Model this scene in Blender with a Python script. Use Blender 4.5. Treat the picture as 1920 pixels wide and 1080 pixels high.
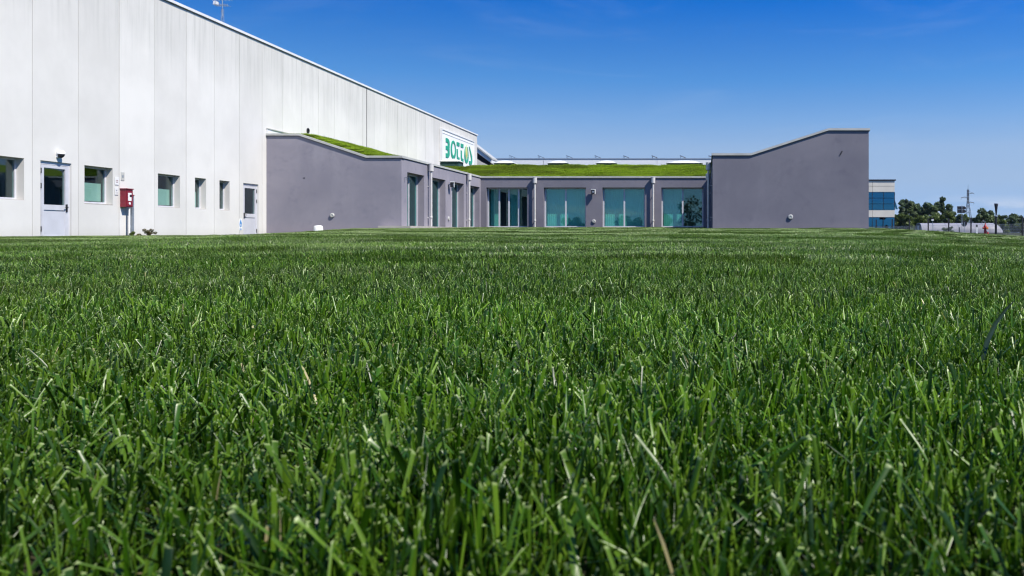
import bpy, bmesh, math, random
import numpy as np
from mathutils import Vector, Matrix

random.seed(7)
rng = np.random.default_rng(7)
scene = bpy.context.scene
COL = scene.collection
for o in list(bpy.data.objects):
    bpy.data.objects.remove(o)

# ------------------------------------------------------------------ camera
CZ = 0.18
cam_d = bpy.data.cameras.new('camera')
cam = bpy.data.objects.new('camera', cam_d)
COL.objects.link(cam)
cam.location = (0, 0, CZ)
cam.rotation_euler = (math.pi / 2, 0, 0)
cam_d.sensor_width = 36.0
cam_d.lens = 36.0 * 1720 / 1920
cam_d.shift_x = -(1322 - 960) / 1920
cam_d.shift_y = -100 / 1920
cam_d.clip_start = 0.02
cam_d.clip_end = 20000
cam_d.dof.use_dof = True
cam_d.dof.focus_distance = 2.6
cam_d.dof.aperture_fstop = 14
scene.camera = cam

# ------------------------------------------------------------------ sun, sky
SUN = Vector((1.8, -1.0, 2.47)).normalized()          # towards the sun
sun_d = bpy.data.lights.new('sun', 'SUN')
sun_d.energy = 5.0
sun_d.angle = math.radians(0.5)
sun_d.color = (1.0, 0.945, 0.85)
sun = bpy.data.objects.new('sun', sun_d)
sun.rotation_euler = (-SUN).to_track_quat('-Z', 'Y').to_euler()
sun.location = (30, -20, 40)
COL.objects.link(sun)

world = bpy.data.worlds.new('World')
scene.world = world
world.use_nodes = True
wn, wl = world.node_tree.nodes, world.node_tree.links
wn.clear()
def W(t, **kw):
    n = wn.new(t)
    for k, v in kw.items():
        setattr(n, k, v)
    return n
tc = W('ShaderNodeTexCoord')
sx = W('ShaderNodeSeparateXYZ'); wl.new(tc.outputs['Generated'], sx.inputs[0])
mz = W('ShaderNodeMath', operation='MAXIMUM'); wl.new(sx.outputs['Z'], mz.inputs[0]); mz.inputs[1].default_value = 0.0
ms = W('ShaderNodeMath', operation='MULTIPLY_ADD'); wl.new(mz.outputs[0], ms.inputs[0])
ms.inputs[1].default_value = 3.0; ms.inputs[2].default_value = 0.05
cx = W('ShaderNodeCombineXYZ')
wl.new(sx.outputs['X'], cx.inputs[0]); wl.new(sx.outputs['Y'], cx.inputs[1]); wl.new(ms.outputs[0], cx.inputs[2])
nz = W('ShaderNodeVectorMath', operation='NORMALIZE'); wl.new(cx.outputs[0], nz.inputs[0])
sky = W('ShaderNodeTexSky', sky_type='NISHITA', sun_disc=False)
sky.sun_elevation = math.asin(SUN.z)
sky.sun_rotation = math.atan2(SUN.x, SUN.y)
sky.air_density = 1.0; sky.dust_density = 0.0; sky.ozone_density = 2.5
wl.new(nz.outputs[0], sky.inputs['Vector'])
# polarised clear-day grade: deep blue high up, pale towards the horizon, the same all round
gr = W('ShaderNodeValToRGB'); wl.new(sx.outputs['Z'], gr.inputs[0])
el = gr.color_ramp.elements
el[0].position = 0.0; el[0].color = (.38, .37, .46, 1)
el[1].position = 1.0; el[1].color = (.42, .62, .86, 1)
for p_, c_ in ((.030, (.42, .45, .52)), (.060, (.66, .60, .57)), (.092, (.80, .74, .68)), (.125, (.60, .74, .79)), (.166, (.31, .66, .87)), (.245, (.012, .43, .90)), (.32, (.02, .40, .88)), (.55, (.25, .54, .86))):
    e_ = el.new(p_); e_.color = (*c_, 1)
hs = W('ShaderNodeVectorMath', operation='MULTIPLY'); wl.new(sky.outputs[0], hs.inputs[0]); wl.new(gr.outputs[0], hs.inputs[1])
hs2 = W('ShaderNodeVectorMath', operation='SCALE'); wl.new(hs.outputs[0], hs2.inputs[0]); hs2.inputs['Scale'].default_value = 1.25
# thin cirrus and low cumulus, by direction
mp = W('ShaderNodeMapping'); mp.inputs['Scale'].default_value = (3.0, 3.0, 16.0)
wl.new(tc.outputs['Generated'], mp.inputs['Vector'])
n1 = W('ShaderNodeTexNoise'); n1.inputs['Scale'].default_value = 1.3; n1.inputs['Detail'].default_value = 6; n1.inputs['Roughness'].default_value = .62
n1.inputs['Distortion'].default_value = .8
wl.new(mp.outputs[0], n1.inputs['Vector'])
cr = W('ShaderNodeMapRange', interpolation_type='SMOOTHSTEP'); wl.new(n1.outputs[0], cr.inputs[0])
cr.inputs[1].default_value = .48; cr.inputs[2].default_value = .80; cr.inputs[3].default_value = 0; cr.inputs[4].default_value = .07
mp2 = W('ShaderNodeMapping'); mp2.inputs['Scale'].default_value = (7.0, 7.0, 34.0)
wl.new(tc.outputs['Generated'], mp2.inputs['Vector'])
n2 = W('ShaderNodeTexNoise'); n2.inputs['Scale'].default_value = 1.6; n2.inputs['Detail'].default_value = 5
wl.new(mp2.outputs[0], n2.inputs['Vector'])
cr2 = W('ShaderNodeMapRange', interpolation_type='SMOOTHSTEP'); wl.new(n2.outputs[0], cr2.inputs[0])
cr2.inputs[1].default_value = .46; cr2.inputs[2].default_value = .62; cr2.inputs[3].default_value = 0; cr2.inputs[4].default_value = .85
lo = W('ShaderNodeMapRange', interpolation_type='SMOOTHSTEP'); wl.new(sx.outputs['Z'], lo.inputs[0])
lo.inputs[1].default_value = .024; lo.inputs[2].default_value = .044; lo.inputs[3].default_value = 1; lo.inputs[4].default_value = 0
cm = W('ShaderNodeMath', operation='MULTIPLY'); wl.new(cr2.outputs[0], cm.inputs[0]); wl.new(lo.outputs[0], cm.inputs[1])
ca = W('ShaderNodeMath', operation='MAXIMUM'); wl.new(cr.outputs[0], ca.inputs[0]); wl.new(cm.outputs[0], ca.inputs[1])
mixc = W('ShaderNodeMixRGB'); wl.new(ca.outputs[0], mixc.inputs[0]); wl.new(hs2.outputs[0], mixc.inputs[1])
mixc.inputs[2].default_value = (3.6, 3.9, 4.4, 1)
bg = W('ShaderNodeBackground'); bg.inputs['Strength'].default_value = 0.15
wl.new(mixc.outputs[0], bg.inputs['Color'])
wo = W('ShaderNodeOutputWorld'); wl.new(bg.outputs[0], wo.inputs['Surface'])

vs = scene.view_settings
scene.display_settings.display_device = 'sRGB'
vs.view_transform = 'Standard'; vs.look = 'None'; vs.exposure = 0.45; vs.gamma = 1.0; vs.use_curve_mapping = False
scene.render.engine = 'CYCLES'
cy = scene.cycles
cy.max_bounces = 8; cy.diffuse_bounces = 3; cy.glossy_bounces = 3; cy.transmission_bounces = 4; cy.transparent_max_bounces = 12
cy.volume_bounces = 0
cy.filter_width = 1.05
cy.use_denoising = True
try:
    cy.denoiser = 'OPENIMAGEDENOISE'; cy.denoising_input_passes = 'RGB_ALBEDO_NORMAL'; cy.denoising_prefilter = 'ACCURATE'
except Exception:
    pass
cy.caustics_reflective = False; cy.caustics_refractive = False
cy.sample_clamp_indirect = 6.0

# ------------------------------------------------------------------ materials
class NT:
    """small node helper"""
    def __init__(s, name):
        s.m = bpy.data.materials.new(name); s.m.use_nodes = True
        s.n, s.l = s.m.node_tree.nodes, s.m.node_tree.links
        s.n.clear()
        s.out = s.n.new('ShaderNodeOutputMaterial')
    def add(s, t, ins=None, **kw):
        n = s.n.new(t)
        for k, v in kw.items(): setattr(n, k, v)
        for k, v in (ins or {}).items():
            if isinstance(v, bpy.types.NodeSocket): s.l.new(v, n.inputs[k])
            else: n.inputs[k].default_value = v
        return n
    def pos(s, scale=(1, 1, 1)):
        g = s.add('ShaderNodeNewGeometry')
        m = s.add('ShaderNodeMapping', {'Vector': g.outputs['Position'], 'Scale': scale})
        return m.outputs[0]
    def noise(s, vec, scale, detail=4, rough=.55, dist=0):
        return s.add('ShaderNodeTexNoise', {'Vector': vec, 'Scale': scale, 'Detail': detail, 'Roughness': rough, 'Distortion': dist}).outputs[0]
    def rng(s, v, a, b, c, d, smooth=True):
        return s.add('ShaderNodeMapRange', {0: v, 1: a, 2: b, 3: c, 4: d}, interpolation_type='SMOOTHSTEP' if smooth else 'LINEAR').outputs[0]
    def mix(s, f, a, b, mode='MIX'):
        return s.add('ShaderNodeMixRGB', {0: f, 1: a, 2: b}, blend_type=mode).outputs[0]
    def math(s, op, a, b=0.0):
        return s.add('ShaderNodeMath', {0: a, 1: b}, operation=op).outputs[0]
    def end(s, sh):
        s.l.new(sh, s.out.inputs['Surface']); return s.m

def c4(c): return (c[0], c[1], c[2], 1)

def plain(name, col, rough=.5, metal=0.0, spec=.5, var=.12, scale=3.0, bump=0.0, bscale=60.0):
    t = NT(name)
    p = t.pos()
    n = t.noise(p, scale, 5)
    f = t.rng(n, .3, .7, 0, 1)
    col_ = t.mix(f, c4([c * (1 - var) for c in col]), c4([min(1, c * (1 + var)) for c in col]))
    ins = {'Base Color': col_, 'Roughness': rough, 'Metallic': metal, 'Specular IOR Level': spec}
    b = t.add('ShaderNodeBsdfPrincipled', ins)
    if bump:
        bn = t.add('ShaderNodeBump', {'Strength': bump, 'Distance': .01, 'Height': t.noise(p, bscale, 3)})
        t.l.new(bn.outputs[0], b.inputs['Normal'])
    return t.end(b.outputs[0])

def concrete_mat():
    t = NT('white_concrete')
    p = t.pos()
    mott = t.rng(t.noise(p, .55, 6, .6), .3, .7, 0, 1)
    base = t.mix(mott, c4((.635, .622, .592)), c4((.695, .681, .650)))
    info = t.add('ShaderNodeObjectInfo')
    pr = t.rng(info.outputs['Random'], 0, 1, .93, 1.03, False)
    base = t.mix(1.0, base, t.add('ShaderNodeCombineXYZ', {0: pr, 1: pr, 2: pr}).outputs[0], 'MULTIPLY')
    # rain streaks running down from the coping
    streak = t.rng(t.noise(t.pos((1, 3.2, .16)), 1.7, 5, .65), .42, .74, 0, 1)
    z = t.add('ShaderNodeSeparateXYZ', {0: p}).outputs['Z']
    wob = t.math('ADD', z, t.math('MULTIPLY', t.noise(t.pos((1, 1.3, .1)), 1.0, 4), 2.4))
    hi = t.rng(wob, 6.9, 9.6, 0, 1)
    fine = t.noise(p, 14, 4, .6)
    f = t.math('MULTIPLY', t.math('MULTIPLY', streak, hi), .45)
    base = t.mix(f, base, c4((.34, .345, .32)))
    base = t.mix(t.math('MULTIPLY', t.rng(hi, 0, 1, 0, .26), 1.0), base, c4((.42, .42, .40)))
    streak2 = t.rng(t.noise(t.pos((1, 2.2, .05)), 1.3, 6, .7),   .52, .80, 0, .12)
    base = t.mix(streak2, base, c4((.43, .43, .42)))
    low = t.rng(t.math('ADD', z, t.math('MULTIPLY', fine, .35)), .2, .75, .22, 0)
    base = t.mix(low, base, c4((.40, .37, .31)))
    bump = t.add('ShaderNodeBump', {'Strength': .25, 'Distance': .006, 'Height': fine})
    return t.end(t.add('ShaderNodeBsdfPrincipled', {'Base Color': base, 'Roughness': .78, 'Specular IOR Level': .25, 'Normal': bump.outputs[0]}).outputs[0])

def render_mat(name='grey_render', gain=1.0):
    t = NT(name)
    p = t.pos()
    a = t.rng(t.noise(p, .38, 5, .6, .5), .3, .72, 0, 1)
    col = t.mix(a, c4((.158, .154, .188)), c4((.203, .195, .228)))
    b = t.rng(t.noise(t.pos((1, 1, .22)), 1.6, 5, .6), .5, .8, 0, .45)
    col = t.mix(b, col, c4((.215, .212, .245)))
    d = t.rng(t.noise(p, 1.9, 6, .65),   .52, .76, 0, .55)
    col = t.mix(d, col, c4((.130, .128, .165)))
    z = t.add('ShaderNodeSeparateXYZ', {0: p}).outputs['Z']
    splash = t.rng(t.math('ADD', z, t.math('MULTIPLY', t.noise(p, 2.5, 4), .5)), .6, 1.15, .4, 0)
    col = t.mix(splash, col, c4((.245, .218, .245)))
    if gain != 1.0: col = t.mix(1.0, col, c4((gain * 1.02, gain, gain * .98)), 'MULTIPLY')
    bump = t.add('ShaderNodeBump', {'Strength': .3, 'Distance': .008, 'Height': t.noise(p, 38, 4)})
    return t.end(t.add('ShaderNodeBsdfPrincipled', {'Base Color': col, 'Roughness': .85, 'Specular IOR Level': .2, 'Normal': bump.outputs[0]}).outputs[0])

def glass_mat(name, tint, refl_tint, ior=1.9, base=.06):
    t = NT(name)
    tr = t.add('ShaderNodeBsdfTransparent', {'Color': c4(tint)})
    wob = t.add('ShaderNodeBump', {'Strength': .04, 'Distance': .02, 'Height': t.noise(t.pos(), .9, 2)})
    gl = t.add('ShaderNodeBsdfGlossy', {'Color': c4(refl_tint), 'Roughness': .015, 'Normal': wob.outputs[0]})
    fac = t.add('ShaderNodeLayerWeight', {'Blend': .5}).outputs['Facing']
    r0 = ((ior - 1) / (ior + 1)) ** 2 + base
    f = t.math('ADD', t.math('MULTIPLY', t.math('POWER', fac, 5.0), 1 - r0), r0)
    mx = t.add('ShaderNodeMixShader', {0: f, 1: tr.outputs[0], 2: gl.outputs[0]})
    return t.end(mx.outputs[0])

def blade_mat(name, cols, dry, tip, trans=.28, rough=.38, big=.16):
    """cols: dark, mid, light greens; per-blade random in attribute rnd, position along the blade in attribute along"""
    t = NT(name)
    r = t.add('ShaderNodeAttribute', attribute_name='rnd').outputs['Fac']
    a = t.add('ShaderNodeAttribute', attribute_name='along').outputs['Fac']
    ramp = t.add('ShaderNodeValToRGB', {0: r})
    e = ramp.color_ramp.elements
    e[0].position = 0.0; e[0].color = c4(cols[0])
    e[1].position = 1.0; e[1].color = c4(dry)
    for p_, c_ in ((.45, cols[1]), (.86, cols[2]), (.975, cols[2]), (.985, dry)):
        x = e.new(p_); x.color = c4(c_)
    col = ramp.outputs[0]
    p = t.pos()
    # broad patches of yellower and bluer turf, mowing bands
    patch = t.rng(t.noise(t.pos((1, .8, 1)), .42, 4, .6), .40, .66, 0, 1)
    col = t.mix(t.math('MULTIPLY', patch, big), col, c4((.115, .165, .022)))
    patch2 = t.rng(t.noise(t.pos((.35, 1.6, 1)), .55, 3, .5), .38, .62, .68, 1.28)
    col = t.mix(1.0, col, t.add('ShaderNodeCombineXYZ', {0: patch2, 1: patch2, 2: patch2}).outputs[0], 'MULTIPLY')
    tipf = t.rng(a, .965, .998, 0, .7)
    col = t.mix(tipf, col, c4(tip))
    basef = t.rng(a, .0, .45, .75, 0)  # blade feet darkened in the colour as shade between the blades
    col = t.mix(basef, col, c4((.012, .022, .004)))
    pb = t.add('ShaderNodeBsdfPrincipled', {'Base Color': col, 'Roughness': rough, 'Specular IOR Level': .36})
    tl = t.add('ShaderNodeBsdfTranslucent', {'Color': t.mix(1.0, col, c4((1.15, 1.25, .55)), 'MULTIPLY')})
    mx = t.add('ShaderNodeMixShader', {0: trans, 1: pb.outputs[0], 2: tl.outputs[0]})
    return t.end(mx.outputs[0])

def leaf_mat(name, dark, light):
    t = NT(name)
    r = t.add('ShaderNodeAttribute', attribute_name='rnd').outputs['Fac']
    col = t.mix(r, c4(dark), c4(light))
    n = t.rng(t.noise(t.pos(), .5, 3), .35, .65, .75, 1.25)
    col = t.mix(1.0, col, t.add('ShaderNodeCombineXYZ', {0: n, 1: n, 2: n}).outputs[0], 'MULTIPLY')
    d = t.add('ShaderNodeBsdfPrincipled', {'Base Color': col, 'Roughness': .55, 'Specular IOR Level': .3})
    tl = t.add('ShaderNodeBsdfTranslucent', {'Color': col})
    return t.end(t.add('ShaderNodeMixShader', {0: .25, 1: d.outputs[0], 2: tl.outputs[0]}).outputs[0])

def soil_mat(name, a, b, sc):
    t = NT(name)
    n = t.rng(t.noise(t.pos(), sc, 6, .65), .3, .7, 0, 1)
    big = t.rng(t.noise(t.pos(), .12, 4), .35, .65, 0, .5)
    col = t.mix(n, c4(a), c4(b))
    col = t.mix(big, col, c4([x * .7 for x in b]))
    return t.end(t.add('ShaderNodeBsdfPrincipled', {'Base Color': col, 'Roughness': .95, 'Specular IOR Level': .1}).outputs[0])

M = {}
M['concrete'] = concrete_mat()
M['render'] = render_mat()
M['render_pale'] = render_mat('paler_grey_render', 1.42)  # paler copy of the grey render, used on the left wing
M['coping'] = plain('pale_coping_metal', (.45, .45, .425), .45, .0, .4, .10, 2.0)
M['white_metal'] = plain('white_sheet_metal', (.70, .70, .70), .4, 0, .5, .05, 2.0)
M['frame'] = plain('lilac_grey_aluminium', (.56, .565, .61), .38, .05, .5, .06, 3.0)
M['door_panel'] = plain('pale_door_panel', (.52, .53, .58), .45, 0, .5, .05, 2.0)
M['black'] = plain('black_plastic', (.012, .012, .014), .45, 0, .5, .2, 9.0)
M['seal'] = plain('joint_sealant', (.22, .22, .225), .8, 0, .2, .2, 5.0)
M['dark_joint_shade'] = plain('dark_joint_and_shade', (.09, .09, .095), .8, 0, .2, .2, 5.0)  # for the expansion joint and the painted shade under the copings
M['glass_teal'] = glass_mat('teal_glass', (.58, .87, .83), (.60, .88, .88), 1.7, .03)
M['glass_clear'] = glass_mat('clear_glass', (.74, .86, .83), (.85, .95, 1.0), 1.6, .03)
M['glass_blue'] = glass_mat('blue_office_glass', (.08, .22, .32), (.07, .33, .54), 2.4, .22)
M['inner'] = plain('interior_plaster', (.30, .32, .33), .9, 0, .1, .1, 1.0)
M['floor_in'] = plain('interior_floor', (.16, .15, .14), .5, 0, .3, .2, 2.0)
M['curtain'] = plain('white_curtain', (.72, .76, .74), .9, 0, .1, .04, 2.0)
M['pipe'] = plain('pale_downpipe', (.55, .535, .52), .4, 0, .5, .06, 4.0)
M['white'] = plain('white_paint', (.80, .80, .80), .45, 0, .4, .03, 4.0)
M['sign_white'] = plain('sign_white', (.80, .81, .81), .4, 0, .4, .03, .8)
M['green'] = plain('sign_green', (.0, .30, .17), .4, 0, .4, .05, 2.0)
M['lime'] = plain('drop_pale_green', (.50, .60, .30), .4, 0, .4, .05, 2.0)
M['gold'] = plain('drop_gold', (.62, .46, .10), .4, 0, .4, .05, 2.0)
M['red'] = plain('red_paint', (.21, .014, .03), .4, 0, .5, .12, 5.0)
M['hyd_red'] = plain('hydrant_red', (.42, .02, .02), .4, 0, .5, .12, 9.0)
M['orange'] = plain('hydrant_orange', (.60, .17, .05), .4, 0, .5, .12, 9.0)
M['blue'] = plain('sign_blue', (.03, .22, .55), .4, 0, .4, .05, 6.0)
M['pylon'] = plain('weathered_steel', (.10, .115, .14), .6, .2, .4, .15, 3.0)
M['dark_metal'] = plain('dark_painted_metal', (.022, .022, .03), .5, .2, .5, .2, 6.0)
M['sign_back'] = plain('sign_back_metal', (.020, .022, .028), .55, .3, .5, .2, 6.0)
M['galv'] = plain('galvanised_steel', (.33, .37, .42), .45, .5, .5, .12, 8.0)
M['skydome'] = plain('white_acrylic', (.80, .80, .78), .35, 0, .5, .04, 2.0)
M['curb_green'] = plain('dark_green_kerb', (.03, .07, .06), .6, 0, .3, .2, 4.0)
M['pv'] = plain('solar_module', (.03, .04, .09), .2, .2, .6, .2, 4.0)
M['asphalt'] = plain('asphalt', (.05, .05, .052), .9, 0, .2, .2, 3.0, .3, 40)
M['paving'] = plain('pale_paving', (.42, .39, .36), .85, 0, .2, .12, 3.0, .3, 30)
M['film'] = plain('greenhouse_film', (.27, .265, .295), .5, 0, .25, .10, .5)
M['cladding'] = plain('cream_cladding', (.62, .59, .52), .5, 0, .3, .06, .7)
M['bark'] = plain('bark', (.10, .075, .055), .9, 0, .1, .3, 6.0)
M['soil'] = soil_mat('lawn_soil', (.018, .016, .010), (.040, .036, .020), 40)
M['field'] = soil_mat('field_ground', (.030, .040, .016), (.055, .058, .026), 3)
M['hill'] = soil_mat('wooded_hill', (.020, .036, .020), (.035, .05, .03), .01)
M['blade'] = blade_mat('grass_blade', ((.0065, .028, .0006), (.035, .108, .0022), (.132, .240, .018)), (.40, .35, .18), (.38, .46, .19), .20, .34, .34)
M['roofblade'] = blade_mat('roof_grass_blade', ((.16, .26, .006), (.24, .36, .010), (.32, .42, .02)), (.40, .36, .08), (.34, .42, .06), .35, .6, .30)
M['roofsoil'] = soil_mat('roof_turf', (.14, .20, .012), (.22, .30, .02), 8)
M['leaf_dark'] = leaf_mat('leaves_dark', (.032, .060, .026), (.085, .125, .050))
M['leaf_mid'] = leaf_mat('leaves_mid', (.042, .070, .022), (.105, .145, .045))
M['leaf_olive'] = leaf_mat('leaves_olive', (.045, .076, .012), (.120, .158, .030))
M['leaf_red'] = leaf_mat('leaves_red_green', (.08, .03, .02), (.10, .13, .03))

# ------------------------------------------------------------------ mesh helpers
ORG = {}                                     # world origin of every thing
def tag(o, label=None, cat=None, group=None, kind=None):
    if label: o['label'] = label
    if cat: o['category'] = cat
    if group: o['group'] = group
    if kind: o['kind'] = kind
    return o
def thing(name, loc, label, cat, group=None):
    o = bpy.data.objects.new(name, None); COL.objects.link(o)
    o.location = loc; o.empty_display_size = .2
    ORG[o.name] = Vector(loc)
    return tag(o, label, cat, group)

class MB:
    def __init__(s): s.v = []; s.f = []
    def _add(s, vs, fs):
        b = len(s.v); s.v += [tuple(v) for v in vs]; s.f += [[b + i for i in f] for f in fs]; return s
    def box(s, x0, x1, y0, y1, z0, z1):
        vs = [(x, y, z) for x in (x0, x1) for y in (y0, y1) for z in (z0, z1)]
        return s._add(vs, [(0, 1, 3, 2), (4, 6, 7, 5), (0, 4, 5, 1), (2, 3, 7, 6), (0, 2, 6, 4), (1, 5, 7, 3)])
    def prism(s, poly, axis, a0, a1):
        n = len(poly)
        def P(u, v, a): return {'x': (a, u, v), 'y': (u, a, v), 'z': (u, v, a)}[axis]
        vs = [P(u, v, a0) for u, v in poly] + [P(u, v, a1) for u, v in poly]
        fs = [list(range(n)), list(range(2 * n - 1, n - 1, -1))] + [(i, (i + 1) % n, n + (i + 1) % n, n + i) for i in range(n)]
        return s._add(vs, fs)
    def ring(s, outer, inner, axis, a0, a1):
        """prism of a ring, outer and inner polygons of equal length"""
        n = len(outer)
        def P(u, v, a): return {'x': (a, u, v), 'y': (u, a, v), 'z': (u, v, a)}[axis]
        vs = [P(*q, a0) for q in outer] + [P(*q, a0) for q in inner] + [P(*q, a1) for q in outer] + [P(*q, a1) for q in inner]
        fs = []
        for i in range(n):
            j = (i + 1) % n
            fs += [(i, j, n + j, n + i), (2 * n + i, 3 * n + i, 3 * n + j, 2 * n + j), (i, 2 * n + i, 2 * n + j, j), (n + i, n + j, 3 * n + j, 3 * n + i)]
        return s._add(vs, fs)
    def tube(s, p0, p1, r0, r1=None, n=8, caps=True):
        r1 = r0 if r1 is None else r1
        p0, p1 = Vector(p0), Vector(p1); d = (p1 - p0).normalized()
        a = d.cross(Vector((0, 0, 1)) if abs(d.z) < .9 else Vector((1, 0, 0))).normalized(); b = d.cross(a)
        vs = []
        for p, r in ((p0, r0), (p1, r1)):
            for i in range(n):
                t = 2 * math.pi * i / n; vs.append(p + a * (r * math.cos(t)) + b * (r * math.sin(t)))
        fs = [(i, (i + 1) % n, n + (i + 1) % n, n + i) for i in range(n)]
        if caps: fs += [list(range(n))[::-1], list(range(n, 2 * n))]
        return s._add(vs, fs)
    def lathe(s, c, axis, prof, n=16, half=None):
        """profile (r, a) revolved about axis through c"""
        c = Vector(c); ax = Vector(axis).normalized()
        a = ax.cross(Vector((0, 0, 1)) if abs(ax.z) < .9 else Vector((1, 0, 0))).normalized(); b = ax.cross(a)
        vs = []
        for r, h in prof:
            for i in range(n):
                t = 2 * math.pi * i / n; vs.append(c + ax * h + a * (r * math.cos(t)) + b * (r * math.sin(t)))
        fs = []
        for k in range(len(prof) - 1):
            for i in range(n):
                j = (i + 1) % n; fs.append((k * n + i, k * n + j, (k + 1) * n + j, (k + 1) * n + i))
        fs += [list(range(n))[::-1], list(range((len(prof) - 1) * n, len(prof) * n))]
        return s._add(vs, fs)
    def build(s, name, mat, parent=None, smooth=False):
        root = parent
        while root is not None and root.parent is not None: root = root.parent
        off = ORG.get(root.name, Vector((0, 0, 0))) if root else Vector((0, 0, 0))
        me = bpy.data.meshes.new(name)
        me.from_pydata([(v[0] - off.x, v[1] - off.y, v[2] - off.z) for v in s.v], [], s.f)
        bm = bmesh.new(); bm.from_mesh(me)
        bmesh.ops.recalc_face_normals(bm, faces=bm.faces)
        bm.to_mesh(me); bm.free()
        if smooth:
            for p in me.polygons: p.use_smooth = True
        me.set_sharp_from_angle(angle=math.radians(38))
        me.materials.append(mat)
        o = bpy.data.objects.new(name, me); COL.objects.link(o); o.parent = parent
        return o
def one(name, mat, mb, label, cat, group=None, kind=None):
    """a top-level thing that is one mesh"""
    return tag(mb.build(name, mat), label, cat, group, kind)
def copy_tree(o, parent=None):
    c = o.copy(); COL.objects.link(c); c.parent = parent
    for ch in list(o.children): copy_tree(ch, c)
    return c

def wall_opening(mb, axis, u0, u1, z0, z1, a0, a1, holes):
    """wall slab between u0..u1 (along axis x or y), a0..a1 thick, with rectangular holes (ua, ub, za, zb)"""
    def B(ua, ub, za, zb):
        if ub - ua < 1e-4 or zb - za < 1e-4: return
        if axis == 'y': mb.box(a0, a1, ua, ub, za, zb)
        else: mb.box(ua, ub, a0, a1, za, zb)
    cur = u0
    for (ua, ub, za, zb) in sorted(holes):
        B(cur, ua, z0, z1); B(ua, ub, z0, za); B(ua, ub, zb, z1); cur = ub
    B(cur, u1, z0, z1)

# ------------------------------------------------------------------ terrain
def sst(t):
    t = max(0.0, min(1.0, t)); return t * t * (3 - 2 * t)
def lawn_z(x, y):
    """top of the turf; the soil lies 45 mm below"""
    z = .0112 * max(y, 0) * (1 - .62 * sst((-x - .35 * max(y, 0)) / 5.5))
    u = x - .15 * max(y, 0)                       # the lawn falls away to the fence on the right
    if u > 0: z -= .053 * u * u / (u + 1.0) * sst(y / 6.0)
    z += .020 * math.sin(x * .55 + 1.3) * math.sin(y * .42) * sst((y - 2) / 6) * (1 - sst((y - 38) / 12))
    return z
FA, FD = Vector((11.94, 64.0)), Vector((16.3 - 11.94, 47.1 - 64.0)) / 7      # fence line
def fence_x(y): return FA.x + (y - FA.y) * FD.x / FD.y
def ground_z(x, y):
    dx = x - fence_x(y)
    a = lawn_z(x, y) - .12
    b = .12 + .22 * sst((y - 40) / 60)
    t = sst((dx - .3) / 6.0) if y < 75 else sst(max((dx - .3) / 6.0, (y - 75) / 10.0))
    return a * (1 - t) + b * t

def grid_mesh(xs, ys, fz, name, mat, keep=None):
    vs = [(x, y, fz(x, y)) for y in ys for x in xs]; n = len(xs)
    fs = []
    for j in range(len(ys) - 1):
        for i in range(n - 1):
            if keep is None or keep((xs[i] + xs[i + 1]) / 2, (ys[j] + ys[j + 1]) / 2):
                fs.append((j * n + i, j * n + i + 1, (j + 1) * n + i + 1, (j + 1) * n + i))
    me = bpy.data.meshes.new(name); me.from_pydata(vs, [], fs)
    for p in me.polygons: p.use_smooth = True
    me.materials.append(mat)
    o = bpy.data.objects.new(name, me); COL.objects.link(o); return o

def frange(a, b, s): return [a + s * i for i in range(int(round((b - a) / s)) + 1)]
xs = [-9000, -4000, -1500, -500, -150, -60, -30] + frange(-22, 30, 1.0) + [36, 45, 60, 90, 150, 400, 1500, 4000, 9000]
ys = [-3000, -1000, -300, -100, -50, -30, -20] + frange(-12, 84, 1.0) + [90, 100, 130, 200, 400, 1000, 2500, 5000, 9000]
tag(grid_mesh(xs, ys, ground_z, 'ground', M['field']), 'flat field ground around and beyond the lawn', 'ground', kind='structure')
tag(grid_mesh(frange(-22, 20, .5), frange(-12, 72, .5), lambda x, y: lawn_z(x, y) - .045, 'lawn', M['soil'],
              lambda x, y: x < fence_x(y) + .2 and not (x < -14.2 and y > 42.2) and not (.9 < x < 6.9 and y > 41.2)),
    'dark soil under the mown lawn', 'lawn', kind='structure')
# road that passes behind the fence
tag(MB().prism([(22, 92.0), (120, 84.0), (120, 91.0), (22, 99.0)], 'z', .30, .375).build('road', M['asphalt']), 'asphalt road beyond the fence', 'road', kind='structure')

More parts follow.
